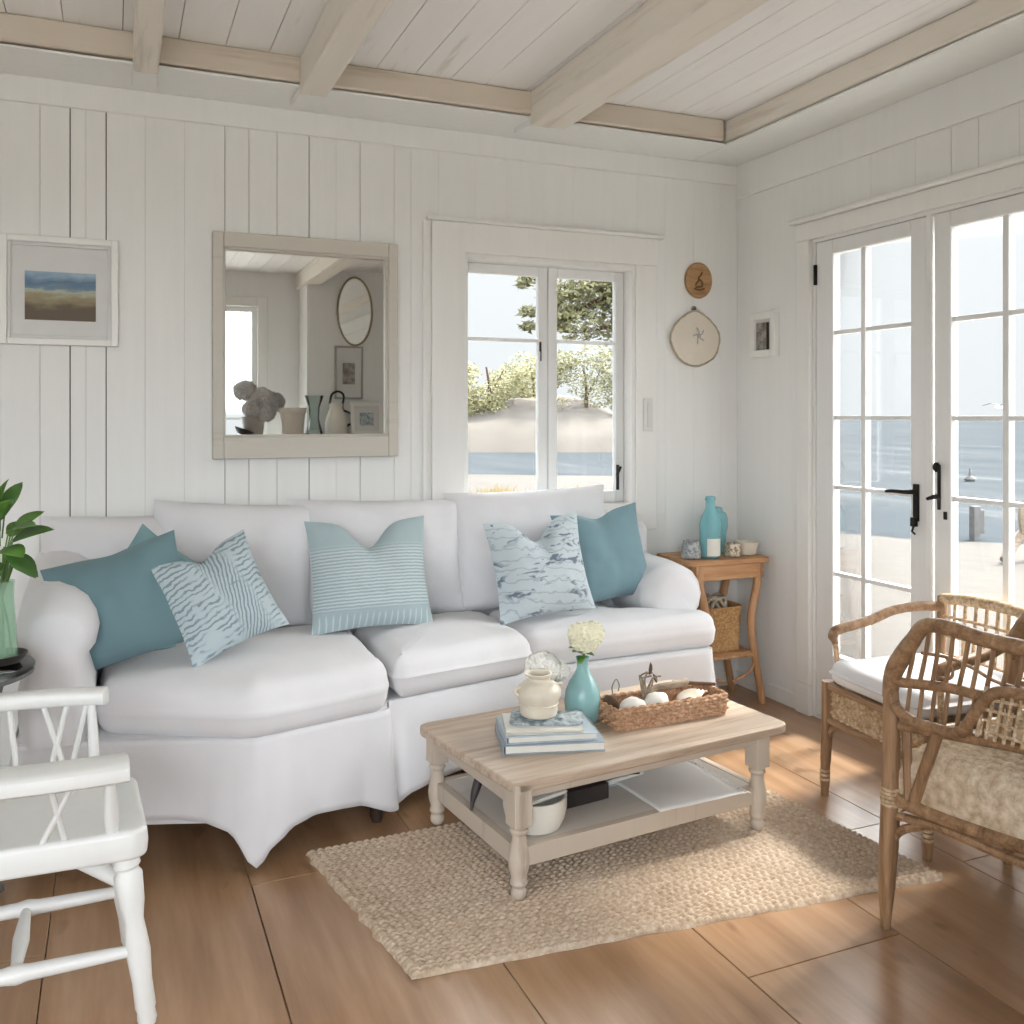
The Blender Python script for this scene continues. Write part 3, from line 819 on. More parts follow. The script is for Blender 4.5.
for x, y in ((.40,2.93),(.80,3.02),(1.38,3.24),(2.22,3.28),(-.2,3.12),(-.2,3.75),(2.2,3.75)):
    S(MB().lathe([(.016,0),(.022,.02),(.026,.14)], (x,y,0), 12), 'leg', M['dark'])
# back
mb = MB(); cushion(mb, round_poly([(-.27,3.66),(2.275,3.70),(2.275,3.845),(-.27,3.845)], .05, .05), .38, .86, .05, .0, .0, .006); S(mb, 'back')
# arms: rolled tops
def arm(x0, x1, yf, yb, zf, zb, roll, name, seed):
    mb = MB(); loops = []
    for k in range(17):
        t = k/16; y = yf+(yb-yf)*t
        zt = zf+(zb-zf)*t**1.2; w = x1-x0; c = (x0+x1)/2; L = []
        e = 0 if 0 < k < 16 else .02
        y_ = y + (0 if k else 0)
        pr = []
        rr = w/2
        for a in range(13):
            an = -.25*PI + (1.5*PI)*a/12
            pr.append((c + (rr*1.0-e)*math.cos(an)*1.06, zt-rr + (rr-e)*math.sin(an)))
        pr = [(x1-.012-e, .38)] + [(x1-.006-e, .38+(zt-rr*1.8-.38)*u) for u in (.35,.7)] + pr + [(x0+.006+e, .38+(zt-rr*1.8-.38)*u) for u in (.7,.35)] + [(x0+.012+e, .38)]
        for x, z in pr:
            q = noise.noise(Vector((x*7+seed, y*6, z*6)))*.008
            L.append((x+q, y_, z+q*.7))
        loops.append(L)
    cx, cz = (x0+x1)/2, zf-.11; pre = []
    for k_, dy in ((.02,-.034),(.35,-.033),(.62,-.029),(.80,-.022),(.91,-.012)):
        pre.append([((q[0]-cx)*k_+cx, q[1]+dy, max(.38, (q[2]-cz)*k_+cz) if q[2] > .4 or k_ < .3 else .38) for q in loops[0]])
    mb.loft(pre+loops[1:]); return S(mb, name, angle=60)
arm(-.268, -.052, 3.05, 3.80, .805, .90, .1, 'arm', 3)
arm(2.045, 2.325, 3.36, 3.80, .715, .74, .1, 'arm', 8)
# seat cushions
mb = MB(); cushion(mb, round_poly([(-.035,3.64),(-.05,3.06),(.38,2.83),(.835,2.95),(.85,3.63)], [.06,.10,.16,.10,.06], .025), .365, .548, .07, .022, .006, .010, 1)
S(mb, 'seat_cushion', M['sofa2'])
mb = MB(); cushion(mb, round_poly([(.868,3.64),(.862,3.02),(1.425,3.135),(1.425,3.64)], .05, .025), .38, .545, .068, .02, .006, .008, 5)
S(mb, 'seat_cushion', M['sofa2'])
mb = MB(); cushion(mb, round_poly([(1.437,3.66),(1.437,3.205),(2.305,3.215),(2.305,3.335),(1.998,3.345),(1.995,3.66)], [.04,.06,.05,.04,.01,.04], .025), .38, .53, .05, .016, .006, .007, 9)
S(mb, 'seat_cushion', M['sofa2'])
# loose back cushions, puffed and leaning
def backcush(x0, x1, zb, zt, y, lean, seed, tilt=0, yaw=0, th=.24):
    w = x1-x0; h_ = zt-zb; mb = pillow(w, h_, th, 0, seed, .04, 30, .5)
    for p in mb.v:
        p.x += .006*noise.noise(Vector((p.z*9+seed, p.x*4, 1))); p.y += .024*noise.noise(Vector((p.x*7+seed, p.z*4, p.x*3)))*(1 if p.y < 0 else .2)
    m = Matrix.Translation(((x0+x1)/2, y, (zb+zt)/2)) @ Matrix.Rotation(yaw, 4, 'Z') @ Matrix.Rotation(lean, 4, 'X') @ Matrix.Rotation(tilt, 4, 'Y')
    mb.v = [m @ p for p in mb.v]; return S(mb, 'back_cushion', M['sofa2'])
backcush(-.25, .34, .53, .985, 3.70, R(-9), 1, R(1))
backcush(.115, .72, .54, 1.02, 3.665, R(-13), 2, R(4))
backcush(.62, 1.355, .53, 1.01, 3.69, R(-11), 3, R(2))
backcush(1.28, 2.06, .52, 1.03, 3.70, R(-10), 4, R(-1))

# throw pillows (loose: each a thing of its own)
def throw(label, mat, w, h_, th, loc, lean, tilt, yaw, chop=0, seed=0, bow=.06):
    mb = pillow(w, h_, th, chop, seed, bow)
    o = mb.build('throw_pillow', mat); o.location = loc
    o.rotation_euler = (Matrix.Rotation(yaw, 3, 'Z') @ Matrix.Rotation(lean, 3, 'X') @ Matrix.Rotation(tilt, 3, 'Y')).to_euler()
    return tag(o, label, 'pillow', 'throw pillows on the white sofa')
throw('plain dark teal pillow leaning against the left arm of the sofa', M['teal'], .42, .37, .17, (.02,3.235,.745), R(-20), R(-17), R(-12), .01, 1, .06)
throw('soft teal pillow mostly hidden behind the plain teal one, one corner up', M['tealp'], .34, .34, .10, (.125,3.42,.745), R(-18), R(38), R(6), 0, 2, .08)
throw('pale blue pillow printed with dark fronds at the left of the sofa', M['pleaf'], .34, .36, .16, (.315,3.175,.755), R(-24), R(-19), R(8), .035, 3, .09)
throw('aqua striped pillow with a dented top on the middle of the sofa', M['pstripe'], .47, .42, .16, (.88,3.42,.755), R(-16), R(0), R(2), .10, 4, .08)
throw('pale pillow with dark sprig print standing in front of a teal one', M['pflock'], .43, .40, .16, (1.56,3.37,.745), R(-16), R(-4), R(2), .085, 5, .08)
throw('plain light teal pillow leaning on the right arm side of the sofa', M['teall'], .44, .40, .15, (1.915,3.49,.755), R(-15), R(-5), R(4), .03, 6, .08)

# ================================================================== RUG AND COFFEE TABLE
q4 = [Vector(p) for p in ((.652,2.138,0),(2.22,1.99,0),(2.13,2.90,0),(.536,2.873,0))]
NU, NV = 462, 220
def rugfn(u, v):
    wv = .010*noise.noise(Vector((u*14, v*3, 1))); wu = .008*noise.noise(Vector((u*3, v*16, 5)))
    uu = u + (wu if u in (0,1) else 0); vv = v + (wv if v in (0,1) else 0)
    p = (q4[0]*(1-uu)+q4[1]*uu)*(1-vv) + (q4[3]*(1-uu)+q4[2]*uu)*vv
    row = v*44; ph = row % 1; k = int(row)
    z = .006 + .011*math.sin(PI*ph)**.7*(.45+.55*abs(math.sin(PI*(u*66 + .5*(k % 2)+ .3*ph*(1 if k % 2 else -1)))))
    e = min(u, 1-u, v*.6, (1-v)*.6)
    if e < .004: z *= e/.004
    return (p.x, p.y, z+.0005)
rug = MB().grid(rugfn, NU, NV).build('rug', M['rug'], angle=80)
tag(rug, 'cream braided jute rug lying under the coffee table', 'rug')

A0 = Vector((1.003, 2.329, 0)); ra = R(6)
TX = Vector((math.cos(ra), math.sin(ra), 0)); TY = Vector((-math.sin(ra), math.cos(ra), 0))
ct = thing('coffee_table', 'rectangular bleached wood coffee table with turned legs standing on the rug', 'table', tuple(A0+TX*.46+TY*.29)[:2]+(.012,), ra)
TZ = .329     # top of the table above its foot
ox, oy = -.46, -.29
def B_(m, x0, x1, y0, y1, z0, z1): return m.bb(ox+x0, ox+x1, oy+y0, oy+y1, z0, z1)
mb = MB(); ol = round_poly([(ox,oy),(ox+1.035,oy+.0),(ox+1.04,oy+.60),(ox-.04,oy+.595)], [.02,.05,.05,.05], .06)
mb.loft([[p+Vector((0,0,TZ-.028)) for p in ol], [p+Vector((0,0,TZ)) for p in ol]]); mb.build('tabletop', M['tabletop'], ct, bevel=.004)
mb = MB(); B_(mb, .045, .895, .03, .048, TZ-.058, TZ-.0285); B_(mb, .045, .895, .55, .568, TZ-.085, TZ-.0285)
B_(mb, .022, .04, .05, .548, TZ-.085, TZ-.0285); B_(mb, .905, .923, .05, .548, TZ-.085, TZ-.0285)
mb.build('apron', M['tablebase'], ct, bevel=.002)
prof = [(0,.014),(.03,.022),(.07,.024),(.10,.018),(.115,.021),(.135,.026),(.16,.024),(.18,.021),(.27,.029),(.33,.030),(.42,.026),(.50,.021),(.55,.021),(.565,.027),(.58,.027),(.595,.023),(.62,.029)]
for x, y in ((.028,.028),(.915,.030),(.915,.57),(.028,.57)):
    mb = MB(); cx, cy = ox+x, oy+y
    mb.turned((cx,cy,0), (cx,cy,TZ), prof, 18); mb.box((cx,cy,TZ*.8), (.056,.056,TZ*.37-.003))
    mb.build('leg', M['tablebase'], ct, bevel=.0025)
mb = MB(); B_(mb, .03, .92, .03, .57, .118, .140); mb.build('shelf', M['shelfp'], ct, bevel=.003)
mb = MB(); B_(mb, .05, .90, .018, .046, .088, .142); B_(mb, .05, .90, .552, .58, .088, .142); B_(mb, .016, .044, .05, .548, .088, .142); B_(mb, .902, .93, .05, .548, .088, .142)
mb.build('shelf_rail', M['tablebase'], ct, bevel=.002)
ZT = TZ+.012; ZS = .152

def rbox(name, sx, sy, sz, mat, parent=None, r=.004, loc=None, rz=0):
    o = MB().box((0,0,sz/2), (sx,sy,sz)).build(name, mat, parent, bevel=r)
    if loc is not None: o.location = loc
    o.rotation_euler.z = rz; return o
def book(label, x, y, z, sx, sy, sz, rz, cover, group=None, soft=False):
    b = thing('book', label, 'book', (x,y,z), rz, group)
    MB().box((.003,0,sz/2), (sx-.012,sy-.012,sz-.006)).build('pages', M['paper'], b, bevel=.001)
    mb = MB().box((0,0,.0015), (sx,sy,.003)).box((0,0,sz-.0015), (sx,sy,.003)).box((-sx/2+.0015,0,sz/2), (.003,sy,sz-.006))
    mb.build('cover', cover, b, bevel=.001)
    return b
BG = 'books on the coffee table'
book('thick grey-blue book, lowest in the pile on the coffee table', 1.235, 2.605, ZT+.0004, .31, .22, .028, R(-16), M['spine'], BG)
book('pale blue book in the middle of the pile under the stoneware jar', 1.228, 2.61, ZT+.0288, .28, .20, .022, R(-14), M['spine2'], BG)
book('white thin book on top of the pile beneath the folded cloth', 1.215, 2.61, ZT+.0512, .235, .18, .010, R(-18), M['potwhite'], BG)
# swirled cloth under the jar
mb = MB(); ol = round_poly([(-.11,-.07),(.12,-.085),(.135,.06),(-.09,.075)], .03, .02); zc = ZT+.0616
def dr_(p, k): return Vector((p.x*k, p.y*k, .004+.003*math.sin(p.x*60)+.003*math.sin(p.y*70+1)))
mb.loft([[Vector((p.x*.98,p.y*.98,.0002)) for p in ol],[dr_(p,1) for p in ol],[dr_(p,.8)+Vector((0,0,.003)) for p in ol],[dr_(p,.4)*1 for p in ol]])
o = mb.build('folded_cloth', M['cloth'], loc=(1.23,2.64,zc)); o.rotation_euler.z = R(-20)
tag(o, 'swirled blue-grey cloth lying between the books and the stoneware jar', 'cloth')
# stoneware jar with shoulder handles
j = thing('stoneware_jar', 'squat cream stoneware jar with small handles on the pile of books', 'jar', (1.215,2.635,zc+.0105))
prof = [(.045,0),(.056,.006),(.060,.02),(.058,.034),(.064,.05),(.071,.066),(.070,.082),(.06,.098),(.044,.108),(.036,.112),(.035,.120),(.042,.127),(.043,.133),(.037,.133),(.033,.124),(.034,.11),(.05,.09),(.05,.03)]
MB().lathe(prof, n=32).build('body', M['ceramic'], j)
for s in (-1, 1): MB().tube(smoothpath([(s*.062,0,.092),(s*.078,0,.09),(s*.08,0,.078),(s*.068,0,.07)], 4), .005, 8).build('handle', M['ceramic'], j)
MB().tube([(.061*math.cos(2*PI*i/28), .061*math.sin(2*PI*i/28), .041) for i in range(28)], .0025, 6, True).build('band', M['ceramic'], j)
# flower heads
def hydrangea(mb, c, r, n, pet, seed, sq=.8):
    q = random.Random(seed)
    for i in range(n):
        b = 1-2*(i+.5)/n; a = i*2.39996; s = math.sqrt(max(0,1-b*b))
        d = Vector((s*math.cos(a), s*math.sin(a), b*sq)); p = Vector(c)+d*r*q.uniform(.85, 1.02)
        u = d.orthogonal().normalized(); w = d.cross(u)
        for k in range(4):
            an = k*PI/2+q.uniform(-.3,.3); e = u*math.cos(an)+w*math.sin(an); f_ = u*math.cos(an+.8)+w*math.sin(an+.8); g_ = u*math.cos(an-.8)+w*math.sin(an-.8)
            m = len(mb.v); mb.v += [p, p+g_*pet*.6+d*pet*.25, p+e*pet+d*pet*.2, p+f_*pet*.6+d*pet*.25]; mb.f.append((m,m+1,m+2,m+3))
    return mb
fl = thing('white_hydrangea', 'loose white hydrangea head standing behind the stoneware jar', 'flower', (1.295,2.755,ZT+.001))
hydrangea(MB(), (-.012,.0,.185), .056, 150, .019, 3).build('flower_head', M['petalw'], fl, smooth=False)
hydrangea(MB(), (.05,.01,.165), .036, 70, .016, 8).build('flower_head', M['petalw'], fl, smooth=False)
MB().tube(smoothpath([(0,0,.12),(.004,0,.15),(0,0,.175)], 4), .003).tube(smoothpath([(.0,0,.11),(.03,.0,.13),(.055,.01,.15)], 4), .0025).build('stem', M['bark'], fl)
# clear glass the hydrangea stands in
MB().lathe([(.026,0),(.03,.004),(.028,.06),(.032,.12),(.030,.12),(.026,.06),(.027,.008)], n=24).build('glass_vase', M['clear'], fl)
MB().tube([(0,0,.01),(0,0,.12)], .003).build('stem', M['stem'], fl)
MB().leaf((0,0,.125), (.6,-.6,.35), (0,0,1), .06, .026).leaf((.004,0,.12), (.3,-.5,-.3), (0,0,1), .05, .02).build('leaf', M['leafd'], fl, solid=.0008)

# teal vase with cream bloom
tv = thing('glass_vase', 'sea green bottle-shaped vase with one cream bloom on the coffee table', 'vase', (1.417,2.728,ZT+.0006))
prof = [(.038,0),(.050,.006),(.056,.03),(.060,.065),(.056,.10),(.043,.132),(.028,.155),(.019,.175),(.018,.195),(.023,.212),(.020,.212),(.015,.195),(.016,.176),(.025,.153),(.04,.13),(.053,.10),(.057,.065),(.053,.03),(.045,.01)]
MB().lathe(prof, n=36).build('body', M['tealglass'], tv)
MB().tube(smoothpath([(0,0,.04),(.003,0,.15),(.006,0,.235)], 5), .004).build('stem', M['stem'], tv)
m_ = MB(); hydrangea(m_, (.008,0,.272), .045, 90, .026, 5, .9); hydrangea(m_, (.035,.0,.285), .034, 50, .022, 6, 1.0); hydrangea(m_, (-.02,-.01,.292), .03, 40, .020, 7, 1.0)
m_.build('flower_head', M['petal'], tv, smooth=False)
MB().leaf((.0,0,.22), (-.7,-.4,.5), (0,0,1), .06, .032).leaf((.0,0,.215), (-.5,-.7,.0), (0,0,1), .055, .03).leaf((.0,0,.22), (.3,-.8,.3), (0,0,1), .05, .026).leaf((-.01,0,.235), (-.9,.1,.5), (0,0,1), .04, .026).build('leaf', M['leaf'], tv, solid=.0008)

# seagrass tray and what lies in it
tc = Vector((1.681,2.662,ZT+.0005))
tr = thing('seagrass_tray', 'long woven seagrass tray holding shells and driftwood on the coffee table', 'tray', tc, R(1.5))
ol = round_poly([(-.215,-.072),(.215,-.072),(.215,.072),(-.215,.072)], .02, .0055, 4)
mb = MB(); weave_wall(mb, ol, .004, .066, 5, 30, .012, .006); mb.build('wall', M['wicker'], tr, angle=70)
mb = MB().loft([[p+Vector((0,0,z)) for p in ol] for z in (0,.006)]); mb.build('bottom', M['wicker'], tr)
N = normals2(ol); mb = MB(); k = len(ol)
mb.tube([ol[i]*1.0 + N[i]*(.001+.002*math.sin(i*1.1)) + Vector((0,0,.068+.002*math.cos(i*1.1))) for i in range(k)], .006, 8, True); mb.build('rim', M['wicker'], tr)
def pebble(name, label, cat, x, y, z, r, sc, mat, seed, rz=0, group=None):
    o = MB().ball((0,0,0), r, 18, 11, sc, .18, seed).build(name, mat, loc=(tc.x+x, tc.y+y, tc.z+z)); o.rotation_euler.z = rz
    return tag(o, label, cat, group)
pebble('white_stone', 'smooth white stone at the left end of the seagrass tray', 'stone', -.125, -.022, .050, .040, (1.2,.85,.9), M['stone'], 1, 0, 'stones in the tray')
pebble('white_stone', 'rounded white stone beside the twigs in the seagrass tray', 'stone', -.035, -.022, .054, .044, (1.15,.85,.9), M['stone'], 4, .4, 'stones in the tray')
mb = MB(); n_ = 26                 # fan-shaped scallop with ribs
def sc(u, v):
    a = (u-.5)*2.5; r = .085*v*(1+.0*u); rib = .0035*math.cos(u*PI*2*11)*v
    return (r*math.sin(a), -.03+r*math.cos(a)*.8, .020*math.sin(PI*min(1, v*.95+.05))**.8*math.cos(a*.55)+rib)
mb.grid(sc, 88, 12); o = mb.build('scallop_shell', M['shell'], loc=(tc.x+.115, tc.y-.005, tc.z+.056), solid=.004); o.rotation_euler = (R(10), 0, R(20))
tag(o, 'large pale grey scallop shell at the right end of the tray', 'shell')
mb = MB().tube(smoothpath([(-.07,0,.0),(-.03,.008,.012),(.03,-.002,.018),(.09,.004,.022)], 6), [.009]+[.013]*17+[.008], 9); mb.v = mb.v
o = mb.build('driftwood_stick', M['drift'], loc=(tc.x+.035, tc.y+.030, tc.z+.074)); tag(o, 'thick driftwood stick lying across the seagrass tray', 'driftwood')
o = MB().tube(smoothpath([(-.075,.03,.006),(-.02,.004,.004),(.06,-.03,.0)], 6), .006, 8).build('driftwood_stick', M['bark'], loc=(tc.x+.158, tc.y+.035, tc.z+.083)); tag(o, 'short dark stick resting on the right rim of the tray', 'driftwood')
tw = thing('twig_bundle', 'small bundle of curly dried twigs rising from the tray', 'twigs', (tc.x-.055, tc.y+.022, tc.z+.009)); q = random.Random(9)
for i in range(6):
    a = q.uniform(-.5, .9); pts = [(0,0,0),(a*.012,0,.045),(a*.03,q.uniform(-.01,.01),.085),(a*.05+q.uniform(-.012,.012),q.uniform(-.015,.015),.115+q.uniform(0,.035)),(a*.06+.02,0,.105+q.uniform(0,.04))]
    MB().tube(smoothpath(pts, 5), [.0045]*12+[.003]*9, 6).build('twig', M['drift'], tw)
MB().leaf((.02,0,.13), (.3,0,1), (0,-1,0), .04, .014).leaf((.035,0,.13), (.6,0,-1), (0,-1,0), .04, .012).build('dried_leaf', M['bark'], tw, solid=.001)
tw2 = thing('dried_seedpod', 'dark bark piece with a thin curling stem at the tray left end', 'seedpod', (tc.x-.175, tc.y+.035, tc.z+.0085))
MB().ball((0,0,.036), .034, 12, 8, (.9,.6,1.08), .3, 6).build('pod', M['bark'], tw2)
MB().tube(smoothpath([(.01,0,.065),(.005,0,.1),(.02,0,.125),(.032,0,.105),(.028,0,.085)], 5), .0022, 6).build('stem', M['drift'], tw2)

# things on the lower shelf
SZ = ZS+.0008
p_ = thing('storage_pot', 'white rounded pot near the front left leg on the lower shelf', 'pot', (1.125,2.465,SZ))
MB().lathe([(.058,0),(.074,.006),(.086,.03),(.093,.06),(.094,.095),(.088,.095),(.085,.06),(.076,.03),(.05,.012)], n=32).build('body', M['potwhite'], p_)
o = MB(); ol = round_poly([(-.085,-.06),(.07,-.07),(.075,.06),(-.08,.06)], .02, .02)
cushion(o, ol, 0, .012, .005, .002, .002, .002, 3); ob = o.build('folded_napkin', M['potwhite'], loc=(1.125,2.465,SZ+.0965)); ob.rotation_euler.z = R(20)
tag(ob, 'flat folded pale napkin covering the white pot under the table', 'napkin')
o = MB(); ol = round_poly([(-.075,-.05),(.07,-.055),(.075,.045),(-.07,.05)], .03, .015)
cushion(o, ol, 0, .024, .011, .004, .005, .004, 8); ob = o.build('folded_throw', M['throw'], loc=(1.13,2.47,SZ+.1125)); ob.rotation_euler.z = R(14)
tag(ob, 'grey textured folded cloth on top of the white pot', 'cloth')
rbox('dark_box', .17, .07, .05, M['darkbook'], None, .003, (1.33,2.575,SZ), R(8)); tag(bpy.data.objects['dark_box'], 'long dark box on the lower shelf beside the white pot', 'box')
book('pale magazine lying on the lower shelf behind the dark box', 1.46, 2.73, SZ, .28, .20, .022, R(10), M['spine2'], 'magazines on the lower shelf')
book('thin dark magazine lying on top of the pale one under the table', 1.49, 2.74, SZ+.0224, .22, .17, .008, R(-12), M['darkbook'], 'magazines on the lower shelf')
fc = thing('fringed_mat', 'white fringed cloth spread over the right of the lower shelf', 'cloth', (1.655,2.60,SZ), R(3))
mb = MB(); mb.grid(lambda u, v: (-.16+.32*u, -.2+.4*v, .0075+.003*noise.noise(Vector((u*4, v*4, 3)))), 20, 20); mb.build('cloth', M['fringe'], fc, solid=.003)
mb = MB(); q = random.Random(3)
for k in range(46):
    x = -.16+.32*k/45; mb.tube([(x,.198,.005),(x+q.uniform(-.006,.006),.215,.012+q.uniform(0,.006)),(x+q.uniform(-.01,.01),.235,.005)], .0022, 5)
for k in range(40):
    y = -.2+.4*k/39; mb.tube([(.158,y,.005),(.172,y+q.uniform(-.005,.005),.008),(.182,y+q.uniform(-.01,.01),.003)], .0022, 5)
f_ = mb.build('fringe', M['fringe'], fc)
hn = MB().tube(smoothpath([(0,0,.004),(.015,.012,.05),(.045,.03,.1),(.075,.05,.125)], 5), [.004,.005,.006,.008,.010,.012,.013,.014,.015,.015,.016,.016,.016,.015,.014,.01], 10)
o = hn.build('carved_horn', M['darkbook'], loc=(.985,2.62,SZ+.003)); tag(o, 'dark curved horn standing at the left end of the lower shelf', 'horn')

# ================================================================== CORNER SIDE TABLE
st = thing('side_table', 'small honey pine side table with curved legs in the corner', 'table', (2.60,3.63,0))
ol = round_poly([(-.225,-.11),(.205,-.13),(.22,.19),(-.225,.19)], [.03,.03,.02,.02], .05)
mb = MB().loft([[p+Vector((0,0,z)) for p in ol] for z in (.665,.69)]); mb.build('tabletop', M['pine'], st, bevel=.005)
mb = MB().bb(-.19,.185,-.10,-.082,.595,.6645).bb(-.19,.185,.14,.158,.595,.6645).bb(-.195,-.177,-.082,.14,.595,.6645).bb(.17,.188,-.082,.14,.595,.6645)
mb.build('apron', M['pine'], st, bevel=.003)
for sx in (-1, 1):
    for y in (-.085, .15):
        pts = [(sx*.165,y,.664),(sx*.155,y,.55),(sx*.125,y,.42),(sx*.13,y,.32),(sx*.15,y,.2),(sx*.19,y,0)]
        MB().tube(smoothpath(pts, 5), [.020]*13+[.017]*13, 10).build('leg', M['pinez'], st)
mb = MB().tube([(-.14,-.085,.235),(.14,-.085,.235)], .010).tube([(-.14,.15,.235),(.14,.15,.235)], .010).tube([(-.15,-.085,.235),(-.15,.15,.235)], .010).tube([(.15,-.085,.235),(.15,.15,.235)], .010)
mb.build('stretcher', M['pinez'], st)
MB().bb(-.13,.13,-.078,.143,.238,.250).build('shelf', M['pine'], st, bevel=.002)
for s in (-1, 1):
    MB().tube(smoothpath([(s*.15,-.085,.235),(s*.12,-.085,.16),(s*.02,-.085,.12)], 5), .007, 8).build('brace', M['pinez'], st)
bk = thing('wicker_basket', 'round golden wicker basket on the side table lower shelf', 'basket', (2.60,3.662,.2508))
ol = round_poly([(-.100,-.080),(.100,-.080),(.100,.080),(-.100,.080)], .05, .011, 6)
mb = MB(); weave_wall(mb, ol, .0, .20, 12, 22, .006, .012); mb.build('body', M['wickerl'], bk, angle=70)
N = normals2(ol); MB().tube([p+n_*.012+Vector((0,0,.202)) for p, n_ in zip(ol, N)], .007, 8, True).build('rim', M['wickerl'], bk)
MB().bb(-.09,.09,-.07,.07,.004,.012).build('bottom', M['wickerl'], bk)
mb = MB(); q = random.Random(12)
for k in range(9):
    a = q.uniform(0, 6.28); mb.tube(smoothpath([(math.cos(a)*.05,math.sin(a)*.04,.02),(math.cos(a+1)*.06,math.sin(a+1)*.05,.2),(math.cos(a+2)*.05,math.sin(a+2)*.05,.245),(math.cos(a+3)*.06,math.sin(a+3)*.05,.19)], 5), .008, 7)
o = mb.build('rope_coil', M['rope'], loc=(2.60,3.662,.2508)); tag(o, 'coiled beige rope heaped inside the wicker basket', 'rope')
ZQ = .6905
def bottle(label, x, y, prof, lab=None, mat=None, s=1):
    b = thing('glass_bottle', label, 'bottle', (x,y,ZQ), 0, 'aqua bottles on the side table')
    full = prof + [(max(.004, r-.004), z+.003 if i == 0 else z) for i, (r, z) in list(enumerate(reversed(prof)))[:-1]] + [(max(.004, prof[0][0]-.006), .008)]
    MB().lathe([(r*s, z*s) for r, z in full], n=28).build('body', mat or M['aqua'], b)
    if lab:
        r, z0, z1 = lab; mb = MB()
        mb.grid(lambda u, v: (r*math.cos(-PI/2-.9+1.5*u), r*math.sin(-PI/2-.9+1.5*u), z0+(z1-z0)*v), 14, 2); k = mb.build('label', M['paper'], b); k['label'] = 'white paper label'
    return b
bottle('tall aqua glass bottle with white label on the side table', 2.535, 3.60,
       [(.040,0),(.047,.006),(.048,.07),(.050,.15),(.044,.185),(.028,.215),(.021,.235),(.021,.262),(.025,.268),(.024,.28)], (.0486,.012,.092))
bottle('shorter rounded aqua bottle half hidden behind the tall one', 2.645, 3.715, [(.040,0),(.048,.006),(.05,.05),(.05,.09),(.058,.12),(.058,.165),(.05,.19),(.035,.20),(.033,.215)])
o = MB().lathe([(.036,0),(.043,.005),(.046,.03),(.043,.06),(.034,.075),(.036,.083),(.032,.083),(.030,.075),(.038,.058),(.041,.03),(.036,.01)], n=28).build('votive_cup', M['mottle'], loc=(2.437,3.61,ZQ)); tag(o, 'mottled grey glazed cup left of the tall bottle', 'cup')
o = MB().lathe([(.036,0),(.044,.004),(.05,.03),(.06,.062),(.055,.062),(.046,.032),(.038,.01)], n=28).build('small_bowl', M['ceramic'], loc=(2.745,3.61,ZQ)); tag(o, 'small cream bowl at the right end of the side table', 'bowl')
o = MB().lathe([(.032,0),(.037,.004),(.038,.04),(.036,.06),(.032,.06),(.033,.04),(.03,.01)], n=28).build('small_cup', M['dotglaze'], loc=(2.652,3.59,ZQ)); tag(o, 'small brown speckled cup between bottle and cream bowl', 'cup')

# ================================================================== ON THE WALLS
def frame_bars(mb, w, h_, bw, d, bt=None, bb_=None):
    """rectangular frame in XZ, front face at y=-d, back at y=0"""
    bt = bt or bw; bb_ = bb_ or bw
    for (x0,x1,z0,z1) in ((-w/2,-w/2+bw,-h_/2,h_/2),(w/2-bw,w/2,-h_/2,h_/2),(-w/2+bw,w/2-bw,h_/2-bt,h_/2),(-w/2+bw,w/2-bw,-h_/2,-h_/2+bb_)):
        mb.bb(x0,x1,-d,0,z0,z1)
    return mb
pf = thing('framed_picture', 'white framed small seascape hanging on the boarded wall at left', 'picture', (-.1875, YB-.0008, 1.81))
frame_bars(MB(), .397, .402, .024, .030).build('frame', M['trim'], pf, bevel=.003)
frame_bars(MB(), .349, .354, .012, .020).build('inner_frame', M['mat'], pf, bevel=.002)
MB().bb(-.1625,.1625,-.008,-.001,-.165,.165).build('mount', M['mat'], pf, smooth=False)
o = MB().bb(-.118,.121,-.0095,-.0082,-.09,.09).build('painting', M['seascape'], pf, smooth=False, off=(0,0,0)); o.location = (0,0,-.018)
o['label'] = 'small painting of blue sea and brown shore'

mf = thing('wall_mirror', 'large rectangular mirror in a pale grey wooden frame above the sofa', 'mirror', (.7285, YB-.0008, 1.625))
mb = frame_bars(MB(), .752, .90, .042, .042, .06, .088); mb.build('frame', M['frameg'], mf, bevel=.004)
mb = frame_bars(MB(), .668, .752, .008, .034); mb.v = [p+Vector((0,0,.014)) for p in mb.v]; mb.build('inner_lip', M['frameg'], mf, bevel=.002)
MB().bb(-.330,.330,-.012,-.002,-.356,.384).build('mirror_glass', M['mirror'], mf, smooth=False)

o = thing('round_plaque', 'small round carved wooden plaque high on the wall near the corner', 'plaque', (2.64, YB-.0008, 2.012))
mb = MB(); mb.loft([[(r*.96*math.cos(2*PI*i/40), -y, r*1.1*math.sin(2*PI*i/40)) for i in range(40)][::-1] for r, y in ((.077,0),(.081,.008),(.080,.017),(.074,.021),(.065,.017),(.06,.016))]); mb.build('disc', M['plaque'], o)
mb = MB().tube(smoothpath([(-.02,-.018,-.035),(.015,-.020,-.028),(.012,-.021,-.005),(-.006,-.021,.008),(.008,-.021,.025),(.016,-.02,.04)], 5), .0045, 7)
mb.tube(smoothpath([(-.022,-.018,-.025),(-.012,-.02,-.01),(.0,-.02,.0)], 4), .004, 7).tube(smoothpath([(-.03,-.018,-.043),(0,-.02,-.048),(.03,-.018,-.04)], 4), .004, 7)
mb.build('relief', M['carve'], o)

